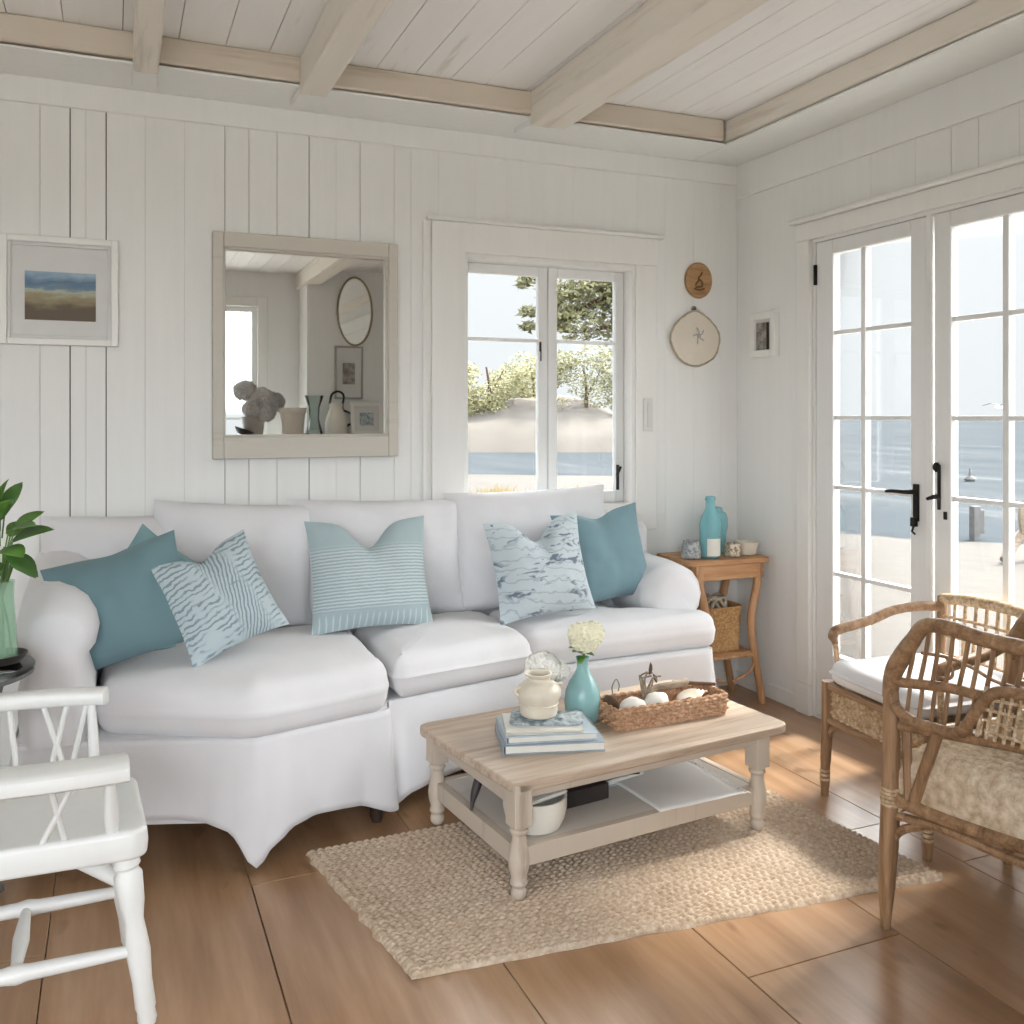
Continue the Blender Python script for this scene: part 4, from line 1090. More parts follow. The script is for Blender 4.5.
sh = thing('scallop_plate', 'large cream shell-shaped plate hanging on the wall below the wooden plaque', 'wall ornament', (2.618, YB-.001, 1.715))
rr = [(90,.150),(62,.138),(30,.142),(5,.146),(-30,.140),(-60,.128),(-90,.128),(-122,.130),(-150,.134),(178,.146),(150,.142),(118,.138)]
pp = smoothpath([(r*math.cos(R(a)), 0, r*math.sin(R(a))) for a, r in rr], 5, True)
mb = MB(); mb.loft([[Vector((p.x*k, -y, p.z*k)) for p in pp] for k, y in ((.97,0),(1,.008),(.97,.018),(.86,.018),(.6,.013),(.25,.016),(.02,.018))]); mb.build('plate', M['shell'], sh)
MB().tube([Vector((p.x*.975, -.017-.002*math.sin(i*2.1), p.z*.975)) for i, p in enumerate(pp)], .0055, 7, True).build('cord_rim', M['rope'], sh)
mb = MB()
for k in range(5):
    a = 2*PI*k/5+.4; mb.tube(smoothpath([(.02,-.018,.025),(.02+.018*math.cos(a),-.021,.025+.022*math.sin(a)),(.02+.034*math.cos(a+.3),-.019,.025+.042*math.sin(a+.3))], 4), .003, 6)
mb.ball((.02,-.018,.025), .010, 10, 7); mb.build('relief', M['greystone'], sh)
mb = MB().ball((-.005,-.012,.158), .012, 12, 8).tube([(-.005,-.008,.15),(-.005,-.02,.165)], .004); mb.build('hanger', M['post'], sh)

sw = thing('light_switch', 'narrow white light switch on the wall right of the window', 'switch', (2.349, YB-.0146, 1.352))
MB().bb(-.026,.026,-.008,0,-.08,.08).build('plate', M['plastic'], sw, bevel=.003)
MB().bb(-.009,.009,-.014,-.0081,-.06,.06).build('rocker', M['mat'], sw, bevel=.002)

sf = thing('sketch_picture', 'small white box frame with a grey sketch on the wall beside the door', 'picture', (XR-.0008, 3.63, 1.735), -PI/2)
frame_bars(MB(), .19, .215, .034, .030).build('frame', M['trim'], sf, bevel=.003)
MB().bb(-.061,.061,-.012,-.001,-.0735,.0735).build('mount', M['mat'], sf, smooth=False)
k = MB().bb(-.060,.035,-.0145,-.0125,-.073,.06).build('sketch', M['sketch'], sf, smooth=False); k['label'] = 'grey sketch'
MB().bb(.030,.037,-.026,-.0146,-.073,.055).build('edge_strip', M['dark'], sf, bevel=.001)

# ================================================================== WHITE SPINDLE-BACK ARMCHAIR
wc = thing('spindle_armchair', 'white painted spindle armchair in the left foreground facing the coffee table', 'chair', (-.195, 2.365, 0))
def wl(x, y, z): return (x, y, z)
ol = round_poly([(-.25,-.17),(.235,-.185),(.262,-.165),(.245,.15),(.20,.185),(-.25,.17)], [.05,.03,.03,.05,.05,.05], .02)
mb = MB(); cushion(mb, ol, .380, .445, .012, -.006, .002, .0, 0, 5); mb.build('seat', M['whitep'], wc)
lp = [(0,.017),(.03,.021),(.08,.019),(.1,.022),(.25,.021),(.42,.026),(.55,.022),(.60,.020),(.70,.027),(.86,.030),(.885,.024),(.90,.024),(.915,.029),(1,.026)]
for x, y, fx, fy in ((.215,-.130,.262,-.150),(.19,.13,.235,.155),(-.2,-.125,-.26,-.15),(-.2,.125,-.26,.15)):
    MB().turned((fx,fy,0), (x,y,.385), lp, 16).build('leg', M['whitep'], wc)
def lerp3(a, b, t): return tuple(p+(q-p)*t for p, q in zip(a, b))
sp = [(0,.012),(.2,.015),(.45,.017),(.5,.021),(.55,.017),(.8,.015),(1,.012)]
for y, fy in ((-.142,-1),(.145,1)):
    MB().turned((-.24,y,.165), (.245,y,.165), sp, 12).build('stretcher', M['whitep'], wc)
MB().turned((.0,-.14,.165), (.0,.143,.165), [(0,.010),(.5,.018),(1,.010)], 12).build('stretcher', M['whitep'], wc)
MB().tube([(.222,-.11,.30),(.08,.02,.345),(-.06,.13,.375)], [.018,.020,.014], 12).build('brace', M['whitep'], wc)
# arms, flat and rounded at the front, running back to the bow
def slab(path, w, t):
    """flat bar along a path: oval section"""
    P = smoothpath(path, 6); loops = []
    for i, p in enumerate(P):
        a = P[max(0,i-1)]; b = P[min(len(P)-1,i+1)]; d = (b-a).normalized(); s = Vector((-d.y, d.x, 0)).normalized()
        e = i/(len(P)-1); k = 1 if e < .9 else max(.35, 1-((e-.9)/.1)**2*.6)
        u = s.cross(d)
        loops.append([p + s*(w/2*k*math.copysign(abs(math.cos(c))**.55, math.cos(c))) - u*(t/2*math.copysign(abs(math.sin(c))**.6, math.sin(c))) for c in [2*PI*j/16 for j in range(16)]])
    return MB().loft(loops)
ya = {-1: -.235, 1: .262}
slab([(-.44,-.12,.62),(-.34,-.20,.615),(-.1,-.238,.610),(.1,-.240,.606),(.205,-.225,.602),(.222,-.223,.602)], .105, .044).build('arm_rest', M['whitep'], wc)
slab([(-.44,.12,.645),(-.34,.21,.64),(-.1,.25,.638),(.05,.255,.634),(.155,.245,.630),(.178,.242,.630)], .06, .040).build('arm_rest', M['whitep'], wc)
bow = smoothpath([(-.44,-.15,.60),(-.47,-.13,.75),(-.48,-.08,.88),(-.485,0,.92),(-.48,.08,.88),(-.47,.13,.75),(-.44,.15,.63)], 6)
MB().tube(bow, .016, 10).build('back_bow', M['whitep'], wc)
MB().turned((.19,-.155,.425), (.185,-.215,.592), [(0,.011),(.3,.016),(.6,.014),(1,.010)], 12).build('arm_post', M['whitep'], wc)
MB().turned((.15,.165,.425), (.14,.235,.62), [(0,.011),(.3,.014),(.6,.013),(1,.010)], 12).build('arm_post', M['whitep'], wc)
for xb, xt in ((.10,.07),(.045,.12),(-.03,-.035),(-.105,-.1),(-.17,-.18)):
    MB().tube([(xb,-.158,.424),(xt,-.225,.59)], .0065, 8).build('spindle', M['whitep'], wc)
for xb, xt in ((.085,.13),(.10,.03),(.035,.085),(-.015,-.045),(-.06,-.09),(-.13,-.15)):
    MB().tube([(xb,.155,.424),(xt,.245,.62)], .0075, 8).build('spindle', M['whitep'], wc)
for yb in (-.1,-.05,0,.05,.1):
    MB().tube([(-.235,yb*.9,.42),(-.478,yb,.885 if abs(yb) > .06 else .91)], .0065, 8).build('spindle', M['whitep'], wc)

# ================================================================== RATTAN ARMCHAIRS
def fl_(path, n=5): return smoothpath(path, n)
n1 = thing('rattan_armchair', 'brown rattan tub armchair with woven cord seat in the right foreground', 'chair', (2.232, 1.622, 0), R(11.5), 'rattan armchairs by the doors')
HW, HD = .31, .30
def P_(s, t, z): return (s*HW, HD-t, z)      # a point of the side panel: s = side, t = distance back from the front post
ra_, rx_ = M['rattan'], M['rattanx']
for s in (-1, 1):
    MB().tube(fl_([P_(s,-.012,0),P_(s,-.008,.12),P_(s,.0,.28),P_(s,.005,.42),P_(s,.004,.62)], 5), [.013,.014,.016,.018,.02,.022,.023,.024,.025,.025,.025,.025,.025,.024,.024,.023,.022,.022,.021,.021,.020], 12).build('leg', ra_, n1)
    MB().tube(fl_([P_(s,.63,0),P_(s*.98,.60,.2),P_(s*.97,.585,.40),P_(s*.97,.60,.60),P_(s*.93,.62,.80)], 5), [.014]+[.019]*19+[.016], 12).build('leg', ra_, n1)
    # binding wraps at the joints
    mb = MB()
    for z in (.335,.345,.355,.365,.375): mb.tube([P_(s,.004,z-.004),P_(s,.004,z+.004)], .0275, 12)
    mb.build('binding', M['cane'], n1)
top = [P_(-1,.0,.61),P_(-1,.009,.671),P_(-1,.029,.714),P_(-1,.063,.768),P_(-1,.10,.815),P_(-1,.165,.822),P_(-1,.25,.812),P_(-1,.35,.810),P_(-1,.47,.815)]
full = top + [P_(-.9,.60,.83),P_(-.55,.66,.85),P_(0,.675,.86)]
full = full + [(-x, y, z) for x, y, z in reversed(full[:-1])]
tp = fl_(full, 6); K = len(tp)
MB().tube(tp, [.019+.005*math.sin(PI*min(1, min(i, K-1-i)/20)) for i in range(K)], 12).build('top_rail', rx_, n1)
mid = [P_(-1,.02,.655),P_(-1,.165,.674),P_(-1,.253,.676),P_(-1,.45,.70),P_(-.9,.59,.71),P_(-.5,.645,.715),P_(0,.655,.72)]
mid = mid + [(-x, y, z) for x, y, z in reversed(mid[:-1])]
MB().tube(fl_(mid, 6), .013, 10).build('middle_rail', rx_, n1)
low = [P_(-1,.03,.545),P_(-1,.139,.556),P_(-1,.344,.577),P_(-1,.5,.58),P_(-.88,.59,.58),P_(0,.63,.58)]
low = low + [(-x, y, z) for x, y, z in reversed(low[:-1])]
MB().tube(fl_(low, 6), .014, 10).build('lower_rail', rx_, n1)
for s in (-1, 1):
    k = 1.06
    MB().tube(fl_([P_(s,.008,.635),P_(s*k,.03,.597),P_(s*k,.075,.572),P_(s*k,.14,.570),P_(s*k,.20,.578),P_(s*k,.232,.622),P_(s*k,.265,.672),P_(s*k,.30,.700),P_(s*k,.38,.708),P_(s,.50,.70)], 6), .014, 10).build('arm_loop', rx_, n1)
    MB().tube([P_(s*1.01,.135,.555),P_(s*1.02,.075,.365)], .015, 10).build('brace', ra_, n1)
    MB().tube([P_(s,.055,.36),P_(s*.99,.045,.56)], .012, 9).build('brace', ra_, n1)
    def zt(t):       # height of the top rail at t
        pts = [(0,.61),(.029,.714),(.063,.768),(.10,.815),(.165,.822),(.25,.812),(.35,.81),(.6,.83)]
        for (a, za), (b, zb) in zip(pts, pts[1:]):
            if a <= t <= b: return za+(zb-za)*(t-a)/(b-a)
        return .82
    for i in range(15):
        t0 = .05+.034*i; t1 = min(.57, t0+.025+.004*math.sin(i*2.0)); z0 = .658+.08*t0
        MB().tube([P_(s,t0,z0),P_(s*1.005,(t0+t1)/2+.003,(z0+zt(t1))/2),P_(s,t1,zt(t1))], .0058, 7).build('spindle', ra_, n1)
        t2 = .045+.034*i
        MB().tube([P_(s,t2,.545+.09*t2),P_(s,t2+.014,.655+.08*t2)], .0055, 7).build('spindle', ra_, n1)
    mb = MB()
    for z in (.60,.625,.65,.675): mb.tube(fl_([P_(s*1.055,.262,z),P_(s*1.055,.40,z+.006*math.sin(z*300)),P_(s*1.02,.52,z)], 5), .0045, 6)
    for i in range(12): t2 = .255+.021*i; mb.tube([P_(s*1.055,t2-.012,.58),P_(s*1.06,t2+.012,.705)], .0045, 6)
    mb.build('cane_panel', M['cane'], n1)
    mb = MB(); mb.tube(fl_([P_(s,.09,.745),P_(s,.16,.748),P_(s,.22,.737),P_(s,.29,.715),P_(s,.4,.718)], 5), .0045, 7)
    mb.tube(fl_([P_(s,.155,.748),P_(s,.172,.725),P_(s,.168,.70),P_(s,.14,.692)], 5), .004, 7); mb.build('scroll', ra_, n1)
for x in [-.2+.04*i for i in range(11)]:
    MB().tube([(x,HD-.635,.58),(x*1.03,HD-.66,.855)], .0058, 7).build('spindle', ra_, n1)
mb = MB()
for s in (-1, 1): mb.tube(fl_([P_(s,.0,.352),P_(s,.15,.345),P_(s,.4,.352),P_(s*.98,.59,.35)], 5), .019, 10)
mb.tube([(-HW,HD,.352),(HW,HD,.352)], .019, 10).tube([(-HW*.97,HD-.59,.35),(HW*.97,HD-.59,.35)], .017, 10)
mb.build('seat_frame', rx_, n1)
mb = MB()
for s in (-1, 1):
    mb.tube(fl_([P_(s,.005,.305),P_(s,.15,.318),P_(s,.32,.31),P_(s*.98,.59,.315)], 5), .012, 8)
    mb.tube(fl_([P_(s,.0,.22),P_(s,.03,.27),P_(s,.09,.305)], 4), .011, 8)
mb.tube([(-HW,HD,.31),(HW,HD,.31)], .012, 8); mb.build('lower_frame', rx_, n1)
# cord-woven seat: rows of wrapped cord, rolling over the sides
def seatfn(u, v):
    a = 2*u-1; w_ = HW-.018
    y = HD-.02-.55*v; ph = u*15; k = int(ph)
    rel_ = .018*abs(math.sin(PI*ph))*(.3+.7*abs(math.sin(PI*(v*19+.5*(k % 2)))))
    ed = max(0, abs(a)-.72)/.28; ev = max(0, abs(2*v-1)-.8)/.2
    z = .462 - .075*ed**2.2 - .05*ev**2.2 - .012*(1-a*a)
    x = w_*math.copysign(min(1, abs(a)/.86)**.92, a)
    if abs(a) > .86: z -= (abs(a)-.86)*.25
    return (x*(1+.02*math.sin(v*PI)), y, z+rel_)
mb = MB().grid(seatfn, 200, 168)
mb.build('woven_seat', M['seatw'], n1, solid=.02, angle=85)
mb = MB(); ol = round_poly([(-HW+.02,HD-.57),(HW-.02,HD-.57),(HW-.02,HD-.022),(-HW+.02,HD-.022)], .03, .0075, 5)
weave_wall(mb, ol, .362, .42, 5, 62, .007, -.004, False); mb.build('seat_roll', M['wicker'], n1, angle=85)

n2 = thing('rattan_armchair', 'rattan armchair with white seat cushion beside the french doors', 'chair', (2.555, 2.328, 0), R(84.6), 'rattan armchairs by the doors')
W2, D2 = .25, .25
for s in (-1, 1):
    MB().tube(fl_([(s*W2,D2+.012,0),(s*W2,D2+.008,.13),(s*W2,D2,.27),(s*W2,D2,.405)], 6), [.014]*2+[.0165]*4+[.019]*6+[.021]*7, 12).build('leg', ra_, n2)
    mb = MB()
    for z in (.06,.075,.09): mb.tube([(s*W2,D2+.011,z-.004),(s*W2,D2+.011,z+.004)], .0185, 10)
    mb.build('binding', M['cane'], n2)
    MB().tube(fl_([(s*.235,-.25,0),(s*.235,-.235,.2),(s*.235,-.23,.42),(s*.24,-.245,.68)], 6), .018, 12).build('leg', ra_, n2)
    MB().tube(fl_([(s*.252,.215,.535),(s*.255,.222,.565),(s*.26,.19,.583),(s*.262,.06,.605),(s*.262,-.04,.635),(s*.255,-.15,.645),(s*.24,-.24,.640)], 6), [.012,.012,.013,.014]+[.018]*33, 12).build('arm', rx_, n2)
    MB().tube([(s*.245,.205,.40),(s*.252,.215,.54)], .010, 8).build('arm_post', M['cane'], n2)
mb = MB()
for z in (.39,.27): 
    mb.tube([(-W2,D2,z),(W2,D2,z)], .014, 9)
    for s in (-1, 1): mb.tube([(s*W2,D2,z),(s*.235,-.235,z)], .014, 9)
    mb.tube([(-.235,-.235,z),(.235,-.235,z)], .013, 9)
for s in (-1, 1): mb.tube(fl_([(s*W2,D2,.2),(s*(W2-.03),D2,.245),(s*(W2-.07),D2,.262)], 4), .010, 8)
mb.build('seat_frame', rx_, n2)
ol = round_poly([(-W2+.005,-.228),(W2-.005,-.228),(W2-.003,D2-.002),(-W2+.003,D2-.002)], .01, .0075, 4)
mb = MB(); weave_wall(mb, ol, .275, .385, 7, 56, .008, 0, False); mb.build('woven_apron', M['cane'], n2, angle=80)
mb = MB(); ol = round_poly([(-.222,-.2),(.222,-.2),(.225,.27),(-.225,.27)], .045, .02)
cushion(mb, ol, .405, .492, .035, .018, .010, .004, 2); mb.build('seat_cushion', M['sofa2'], n2)
MB().tube(fl_([(-.24,-.245,.67),(-.12,-.262,.682),(.0,-.268,.685),(.12,-.262,.682),(.24,-.245,.67)], 6), .020, 12).build('top_rail', M['cane'], n2)
for i in range(9):
    x = -.19+.0475*i; MB().tube([(x,-.238,.40),(x,-.258-.006*(1-abs(x)/.2),.675)], .0065, 7).build('spindle', M['cane'], n2)
mb = MB()
for z in (.47,.54,.61): mb.tube(fl_([(-.236,-.236,z),(0,-.252,z),(.236,-.236,z)], 6), .006, 7)
mb.build('cross_cane', M['cane'], n2)

# ================================================================== GLASS SIDE TABLE WITH LEAFY VASE
gt = thing('glass_table', 'small round glass side table left of the sofa arm', 'table', (-.40, 2.85, 0))
MB().lathe([(.196,.664),(.2,.667),(.2,.673),(.196,.676)], n=48).build('glass_top', M['clear'], gt)
MB().tube([(.192*math.cos(2*PI*i/48), .192*math.sin(2*PI*i/48), .658) for i in range(48)], .0058, 8, True).build('rim', M['post'], gt)
for k in range(3):
    a = 2*PI*k/3+.9; MB().tube(fl_([(.188*math.cos(a),.188*math.sin(a),.655),(.11*math.cos(a),.11*math.sin(a),.35),(.17*math.cos(a),.17*math.sin(a),0.006)], 6), .007, 8).build('leg', M['post'], gt)
bw = MB().lathe([(.035,0),(.05,.004),(.062,.018),(.066,.028),(.062,.028),(.055,.018),(.04,.009)], n=32)
o = bw.build('dark_dish', M['darkbook'], loc=(-.285,2.86,.6765)); tag(o, 'dark shallow dish under the green glass vase', 'dish')
gv = thing('leafy_vase', 'tall pale green glass vase holding leafy green stems at the left edge', 'vase', (-.285,2.86,.6862))
prof = [(.026,0),(.040,.004),(.043,.02),(.038,.09),(.032,.17),(.034,.215),(.030,.215),(.029,.17),(.035,.09),(.039,.02),(.03,.010)]
MB().lathe(prof, n=28).build('body', M['greeng'], gv)
mb = MB(); q = random.Random(6)
for i in range(9):
    a = q.uniform(0, 6.28); mb.tube(smoothpath([(math.cos(a)*.028,math.sin(a)*.028,.014),(math.cos(a)*.012,math.sin(a)*.012,.13),(math.cos(a+2.6)*.024,math.sin(a+2.6)*.024,.23),(math.cos(a+2.6)*.05,math.sin(a+2.6)*.05,.30)], 4), .0032, 6)
mb.build('stem', M['stem'], gv)
# leaves: (x right, y away, z up) of the leaf base, its direction and size
lv = [((.03,-.02,.32),(1,-.2,.55),.105,.068),((.035,-.01,.35),(.9,.1,.9),.085,.052),((.0,-.03,.30),(.5,-.7,.1),.10,.07),((.02,-.03,.29),(.75,-.5,-.45),.10,.062),
      ((.0,-.03,.38),(.2,-.6,.8),.095,.065),((-.02,0,.4),(-.3,-.2,1),.10,.06),((.01,.0,.40),(.35,.1,1),.09,.05),((-.03,-.02,.33),(-.9,-.3,.4),.11,.07),
      ((-.03,.02,.30),(-.8,.4,.2),.11,.07),((-.01,-.04,.27),(-.1,-.9,-.2),.085,.06),((.02,.03,.33),(.5,.8,.5),.10,.065),((-.02,.03,.36),(-.3,.8,.6),.10,.065),
      ((.03,-.02,.26),(.85,-.4,-.25),.075,.05),((.02,-.02,.345),(.7,-.6,.45),.09,.06),((0,-.02,.42),(.1,-.4,1),.085,.045),((-.03,-.01,.43),(-.5,-.1,.9),.09,.05)]
for i, (b0, d0, L0, W0) in enumerate(lv):
    mb = MB().tube([(b0[0]*.35,b0[1]*.35,b0[2]-.07),b0], .0022, 5).leaf(b0, d0, (0,-.35,1), L0, W0, .22, 8); mb.build('leaf', M['leaf'] if i % 3 else M['leafd'], gv, solid=.0008, angle=80)

# ================================================================== SEEN IN THE MIRROR: the end of the room behind the camera
dr = thing('tall_dresser', 'tall white dresser carrying the vases and pots seen in the mirror', 'dresser', (1.72,-.80,0))
MB().bb(-.92,.92,-.17,.17,.05,1.135).build('body', M['trim'], dr, bevel=.006)
MB().bb(-.95,.95,-.19,.19,1.1351,1.165).build('top', M['trim'], dr, bevel=.004)
for x in (-.86,.86):
    for y in (-.13,.13): MB().lathe([(.02,0),(.03,.03),(.025,.0499)], (x,y,0), 12).build('foot', M['trim'], dr)
for i in range(3):
    for k in range(4):
        f_ = MB().bb(-.90+.61*i, -.32+.61*i, .1702, .186, .08+.265*k, .325+.265*k).build('drawer', M['sash'], dr, bevel=.004)
        MB().ball((-.61+.61*i, .198, .2+.265*k), .016, 10, 7).build('knob', M['black'], f_)
ZD = 1.1655
def shelfbouquet(label, x, y, heads, mat, potprof, potmat, seed):
    t = thing('flower_pot', label, 'pot', (x,y,ZD))
    MB().lathe(potprof, n=24).build('pot', potmat, t)
    for i, (hx, hy, hz, r) in enumerate(heads): hydrangea(MB(), (hx,hy,hz), r, 150, .034, seed+i, .85).build('flower_head', mat, t, smooth=False)
    mb = MB()
    for hx, hy, hz, r in heads: mb.tube([(0,0,.10),(hx*.9,hy*.9,hz)], .004, 5)
    mb.build('stem', M['stem'], t)
M['dryflower'] = plain('dried_grey_petal', (208,207,207), .9, .2, 9)
shelfbouquet('grey pot of dried grey hydrangeas seen at left in the mirror', 1.13, -.80, [(-.07,.0,.40,.10),(.06,.03,.33,.11),(.17,.0,.30,.10),(-.02,.08,.24,.08),(.10,.08,.2,.075)], M['dryflower'], [(.07,0),(.085,.02),(.10,.16),(.105,.17),(.095,.17),(.07,.02)], M['greystone'], 30)
pot = [(.085,0),(.095,.01),(.115,.20),(.122,.205),(.125,.25),(.115,.25),(.11,.2),(.09,.02)]
o = MB().lathe(pot, n=28).build('plant_pot', M['potwhite'], loc=(1.455,-.70,ZD)); tag(o, 'plain white tapered pot seen in the middle of the mirror', 'pot')
o = MB().lathe([(.06,0),(.08,.008),(.07,.05),(.045,.15),(.05,.25),(.085,.36),(.078,.36),(.044,.25),(.04,.15),(.06,.05)], n=28).build('waisted_vase', M['clear'], loc=(1.655,-.74,ZD)); tag(o, 'waisted clear glass vase seen in the mirror', 'vase')
jg = thing('enamel_jug', 'white jug with dark curved handle seen right of centre in the mirror', 'jug', (1.86,-.76,ZD))
MB().lathe([(.085,0),(.10,.01),(.10,.12),(.075,.2),(.055,.25),(.065,.29),(.058,.29),(.05,.25),(.07,.2),(.09,.1)], n=28).build('body', M['potwhite'], jg)
MB().tube(smoothpath([(-.06,0,.28),(-.04,0,.37),(.02,0,.40),(.07,0,.36),(.06,0,.24),(.13,0,.20),(.16,0,.13),(.095,0,.08)], 6), .010, 8).build('handle', M['black'], jg)
ds = thing('dark_bowl', 'black tilted bowl on the dresser at the left of the mirror', 'bowl', (1.02,-.66,ZD+.012)); ds.rotation_euler = (R(0), R(20), 0)
MB().lathe([(.03,0),(.05,.004),(.09,.05),(.085,.05),(.045,.01)], n=24).build('body', M['darkbook'], ds)
hat = MB().lathe([(.10,.0),(.12,.004),(.12,.012),(.05,.02),(.03,.03)], n=20); o = hat.build('black_lid', M['darkbook'], loc=(1.60,-.90,ZD+.36+.02)); 
o.location = (1.52,-.86,ZD); tag(o, 'dark lid lying behind the pots on the dresser', 'lid')
def leaning(name, label, x, y, z, w, h_, bw_, fm, art, lean=-4, cat='picture'):
    t = thing(name, label, cat, (x,y,z), PI); t.rotation_euler = (R(lean), 0, PI)
    mb = frame_bars(MB(), w, h_, bw_, .022); mb.v = [p+Vector((0,0,h_/2)) for p in mb.v]; mb.build('frame', fm, t, bevel=.003)
    MB().bb(-w/2+bw_, w/2-bw_, -.010, -.002, bw_, h_-bw_).build('mount', M['mat'], t, smooth=False)
    MB().bb(-w*.22, w*.22, -.0125, -.0105, h_*.28, h_*.68).build('sketch', art, t, smooth=False)
leaning('framed_print', 'silver framed print propped below the oval mirror, seen in the big mirror', 2.03, -.998, 1.50, .27, .50, .018, M['greystone'], M['sketch'], 0)
leaning('framed_photo', 'white framed leafy photo standing on the dresser, seen at the mirror right', 2.14, -.74, ZD+.002, .30, .30, .035, M['trim'], M['cloth'], -5)
om = thing('oval_mirror', 'oval mirror in thin gilt frame on the far wall, seen in the big mirror', 'mirror', (2.09,-.9995,2.33))
el = [(.165*math.cos(2*PI*i/48), 0, .32*math.sin(2*PI*i/48)) for i in range(48)]
MB().loft([[(x*k, y, z*k) for x, _, z in el] for k, y in ((.98,.001),(.98,.008))]).build('mirror_glass', M['mirror'], om, smooth=False)
MB().tube([(x, .010, z) for x, _, z in el], .010, 8, True).build('frame', plain('dull_gilt', (150,140,108), .4, .15, metal=.7), om)

# ================================================================== LIGHT, SKY, CAMERA
w = bpy.data.worlds.new('sky'); bpy.context.scene.world = w; w.use_nodes = True
nt = w.node_tree; bg = nt.nodes['Background']
tc_ = nt.nodes.new('ShaderNodeTexCoord'); sp_ = nt.nodes.new('ShaderNodeSeparateXYZ'); rp = nt.nodes.new('ShaderNodeValToRGB')
nt.links.new(tc_.outputs['Generated'], sp_.inputs[0]); nt.links.new(sp_.outputs[2], rp.inputs[0]); nt.links.new(rp.outputs[0], bg.inputs[0])
cr = rp.color_ramp; cr.elements[0].position = 0; cr.elements[0].color = (.46,.475,.485,1)
cr.elements[1].position = .7; cr.elements[1].color = (1.0,1.08,1.18,1)
e = cr.elements.new(.17); e.color = (.50,.515,.525,1)
e = cr.elements.new(.32); e.color = (1.0,1.06,1.12,1)
# glow added to the sky behind the camera to fill the room
dp = nt.nodes.new('ShaderNodeVectorMath'); dp.operation = 'DOT_PRODUCT'; dp.inputs[1].default_value = (-.2,-.97,.1)
nt.links.new(tc_.outputs['Generated'], dp.inputs[0])
r2 = nt.nodes.new('ShaderNodeMapRange'); r2.interpolation_type = 'SMOOTHSTEP'
r2.inputs['From Min'].default_value = .35; r2.inputs['From Max'].default_value = .95; r2.inputs['To Min'].default_value = 0; r2.inputs['To Max'].default_value = 3.4
nt.links.new(dp.outputs['Value'], r2.inputs['Value'])
up = nt.nodes.new('ShaderNodeValToRGB'); nt.links.new(sp_.outputs[2], up.inputs['Fac'])
up.color_ramp.elements[0].position = 0; up.color_ramp.elements[0].color = (.0,.0,.0,1)
up.color_ramp.elements[1].position = .55; up.color_ramp.elements[1].color = (0,0,0,1)
for p_e, c_e in ((.03, 1), (.38, 1)):
    e = up.color_ramp.elements.new(p_e); e.color = (c_e,)*3+(1,)
ml = nt.nodes.new('ShaderNodeMath'); ml.operation = 'MULTIPLY'; nt.links.new(r2.outputs[0], ml.inputs[0]); nt.links.new(up.outputs[0], ml.inputs[1])
vs_ = nt.nodes.new('ShaderNodeVectorMath'); vs_.operation = 'SCALE'; vs_.inputs[0].default_value = (.94,.98,1.04); nt.links.new(ml.outputs[0], vs_.inputs['Scale'])
va = nt.nodes.new('ShaderNodeVectorMath'); va.operation = 'ADD'; nt.links.new(rp.outputs[0], va.inputs[0]); nt.links.new(vs_.outputs[0], va.inputs[1])
# glow added to the sky above the door view to light the room
d3 = nt.nodes.new('ShaderNodeVectorMath'); d3.operation = 'DOT_PRODUCT'; d3.inputs[1].default_value = (.84,.30,.45)
nt.links.new(tc_.outputs['Generated'], d3.inputs[0])
r3 = nt.nodes.new('ShaderNodeMapRange'); r3.interpolation_type = 'SMOOTHSTEP'
r3.inputs['From Min'].default_value = .35; r3.inputs['From Max'].default_value = .92; r3.inputs['To Min'].default_value = 0; r3.inputs['To Max'].default_value = 8.5
nt.links.new(d3.outputs['Value'], r3.inputs['Value'])
u3 = nt.nodes.new('ShaderNodeValToRGB'); nt.links.new(sp_.outputs[2], u3.inputs['Fac'])
u3.color_ramp.elements[0].position = .17; u3.color_ramp.elements[0].color = (0,0,0,1)
u3.color_ramp.elements[1].position = .66; u3.color_ramp.elements[1].color = (.1,.1,.1,1)
for p_e in (.28, .50):
    e = u3.color_ramp.elements.new(p_e); e.color = (1,1,1,1)
m3 = nt.nodes.new('ShaderNodeMath'); m3.operation = 'MULTIPLY'; nt.links.new(r3.outputs[0], m3.inputs[0]); nt.links.new(u3.outputs[0], m3.inputs[1])
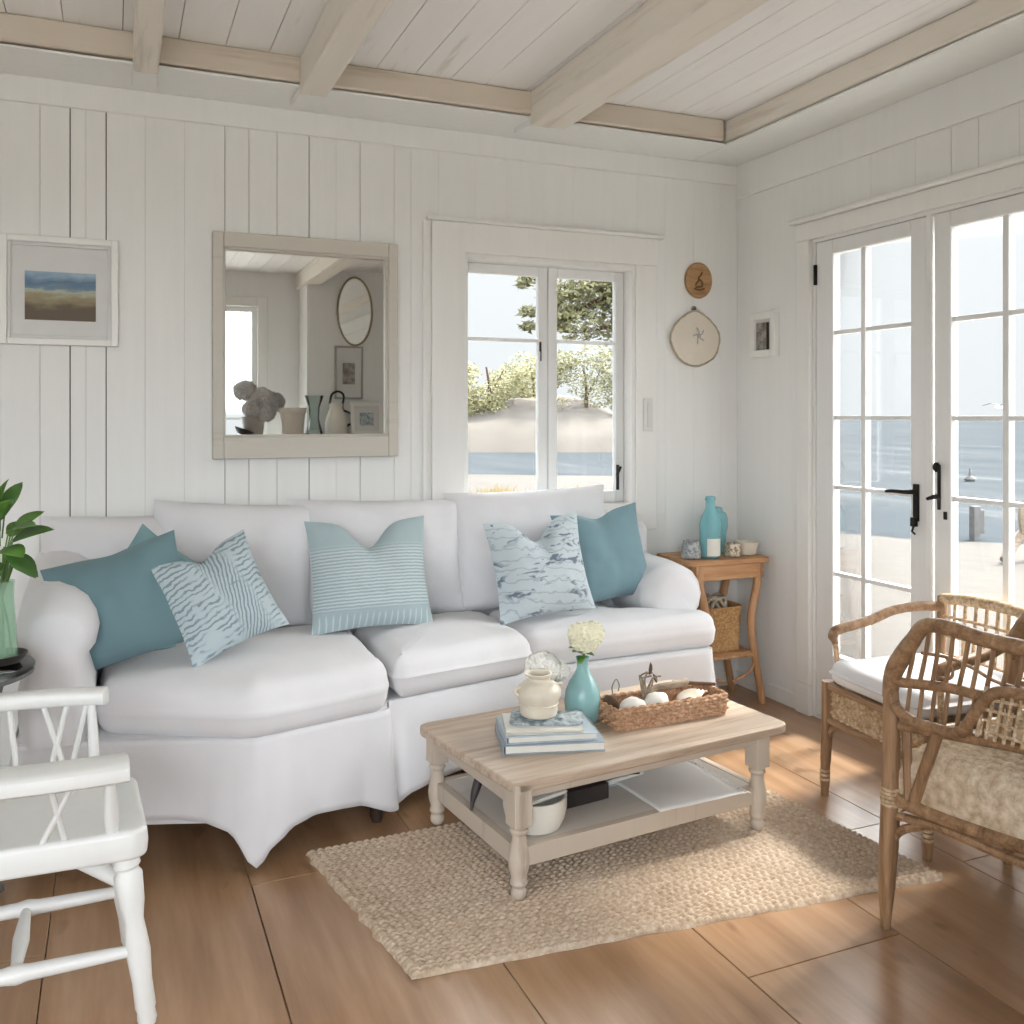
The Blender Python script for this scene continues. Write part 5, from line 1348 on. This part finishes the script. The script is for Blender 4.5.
s3_ = nt.nodes.new('ShaderNodeVectorMath'); s3_.operation = 'SCALE'; s3_.inputs[0].default_value = (1.0,.99,.97); nt.links.new(m3.outputs[0], s3_.inputs['Scale'])
v3 = nt.nodes.new('ShaderNodeVectorMath'); v3.operation = 'ADD'; nt.links.new(va.outputs[0], v3.inputs[0]); nt.links.new(s3_.outputs[0], v3.inputs[1])
nt.links.new(v3.outputs[0], bg.inputs[0])
bg.inputs[1].default_value = 1.0
sun = bpy.data.lights.new('sun', 'SUN'); sun.energy = 7.0; sun.angle = R(8); sun.color = (1,.955,.89)
so = bpy.data.objects.new('sun', sun); col.objects.link(so)
so.rotation_euler = Vector((-.62, -.10, -.78)).to_track_quat('-Z', 'Y').to_euler(); so.location = (9, 2, 9)
# portals: they give no light of their own, they only steer sampling to the openings
def portal(loc, sx, sy, d):
    l = bpy.data.lights.new('portal', 'AREA'); l.shape = 'RECTANGLE'; l.size = sx; l.size_y = sy
    try: l.cycles.is_portal = True
    except Exception: return
    o = bpy.data.objects.new('portal', l); col.objects.link(o); o.location = loc
    o.rotation_euler = Vector(d).to_track_quat('-Z', 'Z').to_euler()
portal((XR+.16, 2.64, 1.07), 1.34, 2.14, (-1,0,0))
portal((1.85, YB+.14, 1.48), .87, 1.17, (0,-1,0))
for a, b, z, y in FW: portal(((a+b)/2, YF-.15, (z+y)/2), b-a, y-z, (0,1,0))
for a, b, z, y in LW: portal((XL-.15, (a+b)/2, (z+y)/2), b-a, y-z, (1,0,0))

cam = bpy.data.cameras.new('camera'); co = bpy.data.objects.new('camera', cam); col.objects.link(co)
co.location = (0, 0, 1.35); co.rotation_euler = (PI/2, 0, -TH)
cam.sensor_width = 36; cam.lens = 930/1024*36; cam.shift_y = (415-512)/1024; cam.clip_start = .05; cam.clip_end = 3000
sc_ = bpy.context.scene; sc_.camera = co
vs = sc_.view_settings; vs.view_transform = 'Standard'; vs.look = 'None'; vs.gamma = 1; vs.use_curve_mapping = False; vs.exposure = 1.0
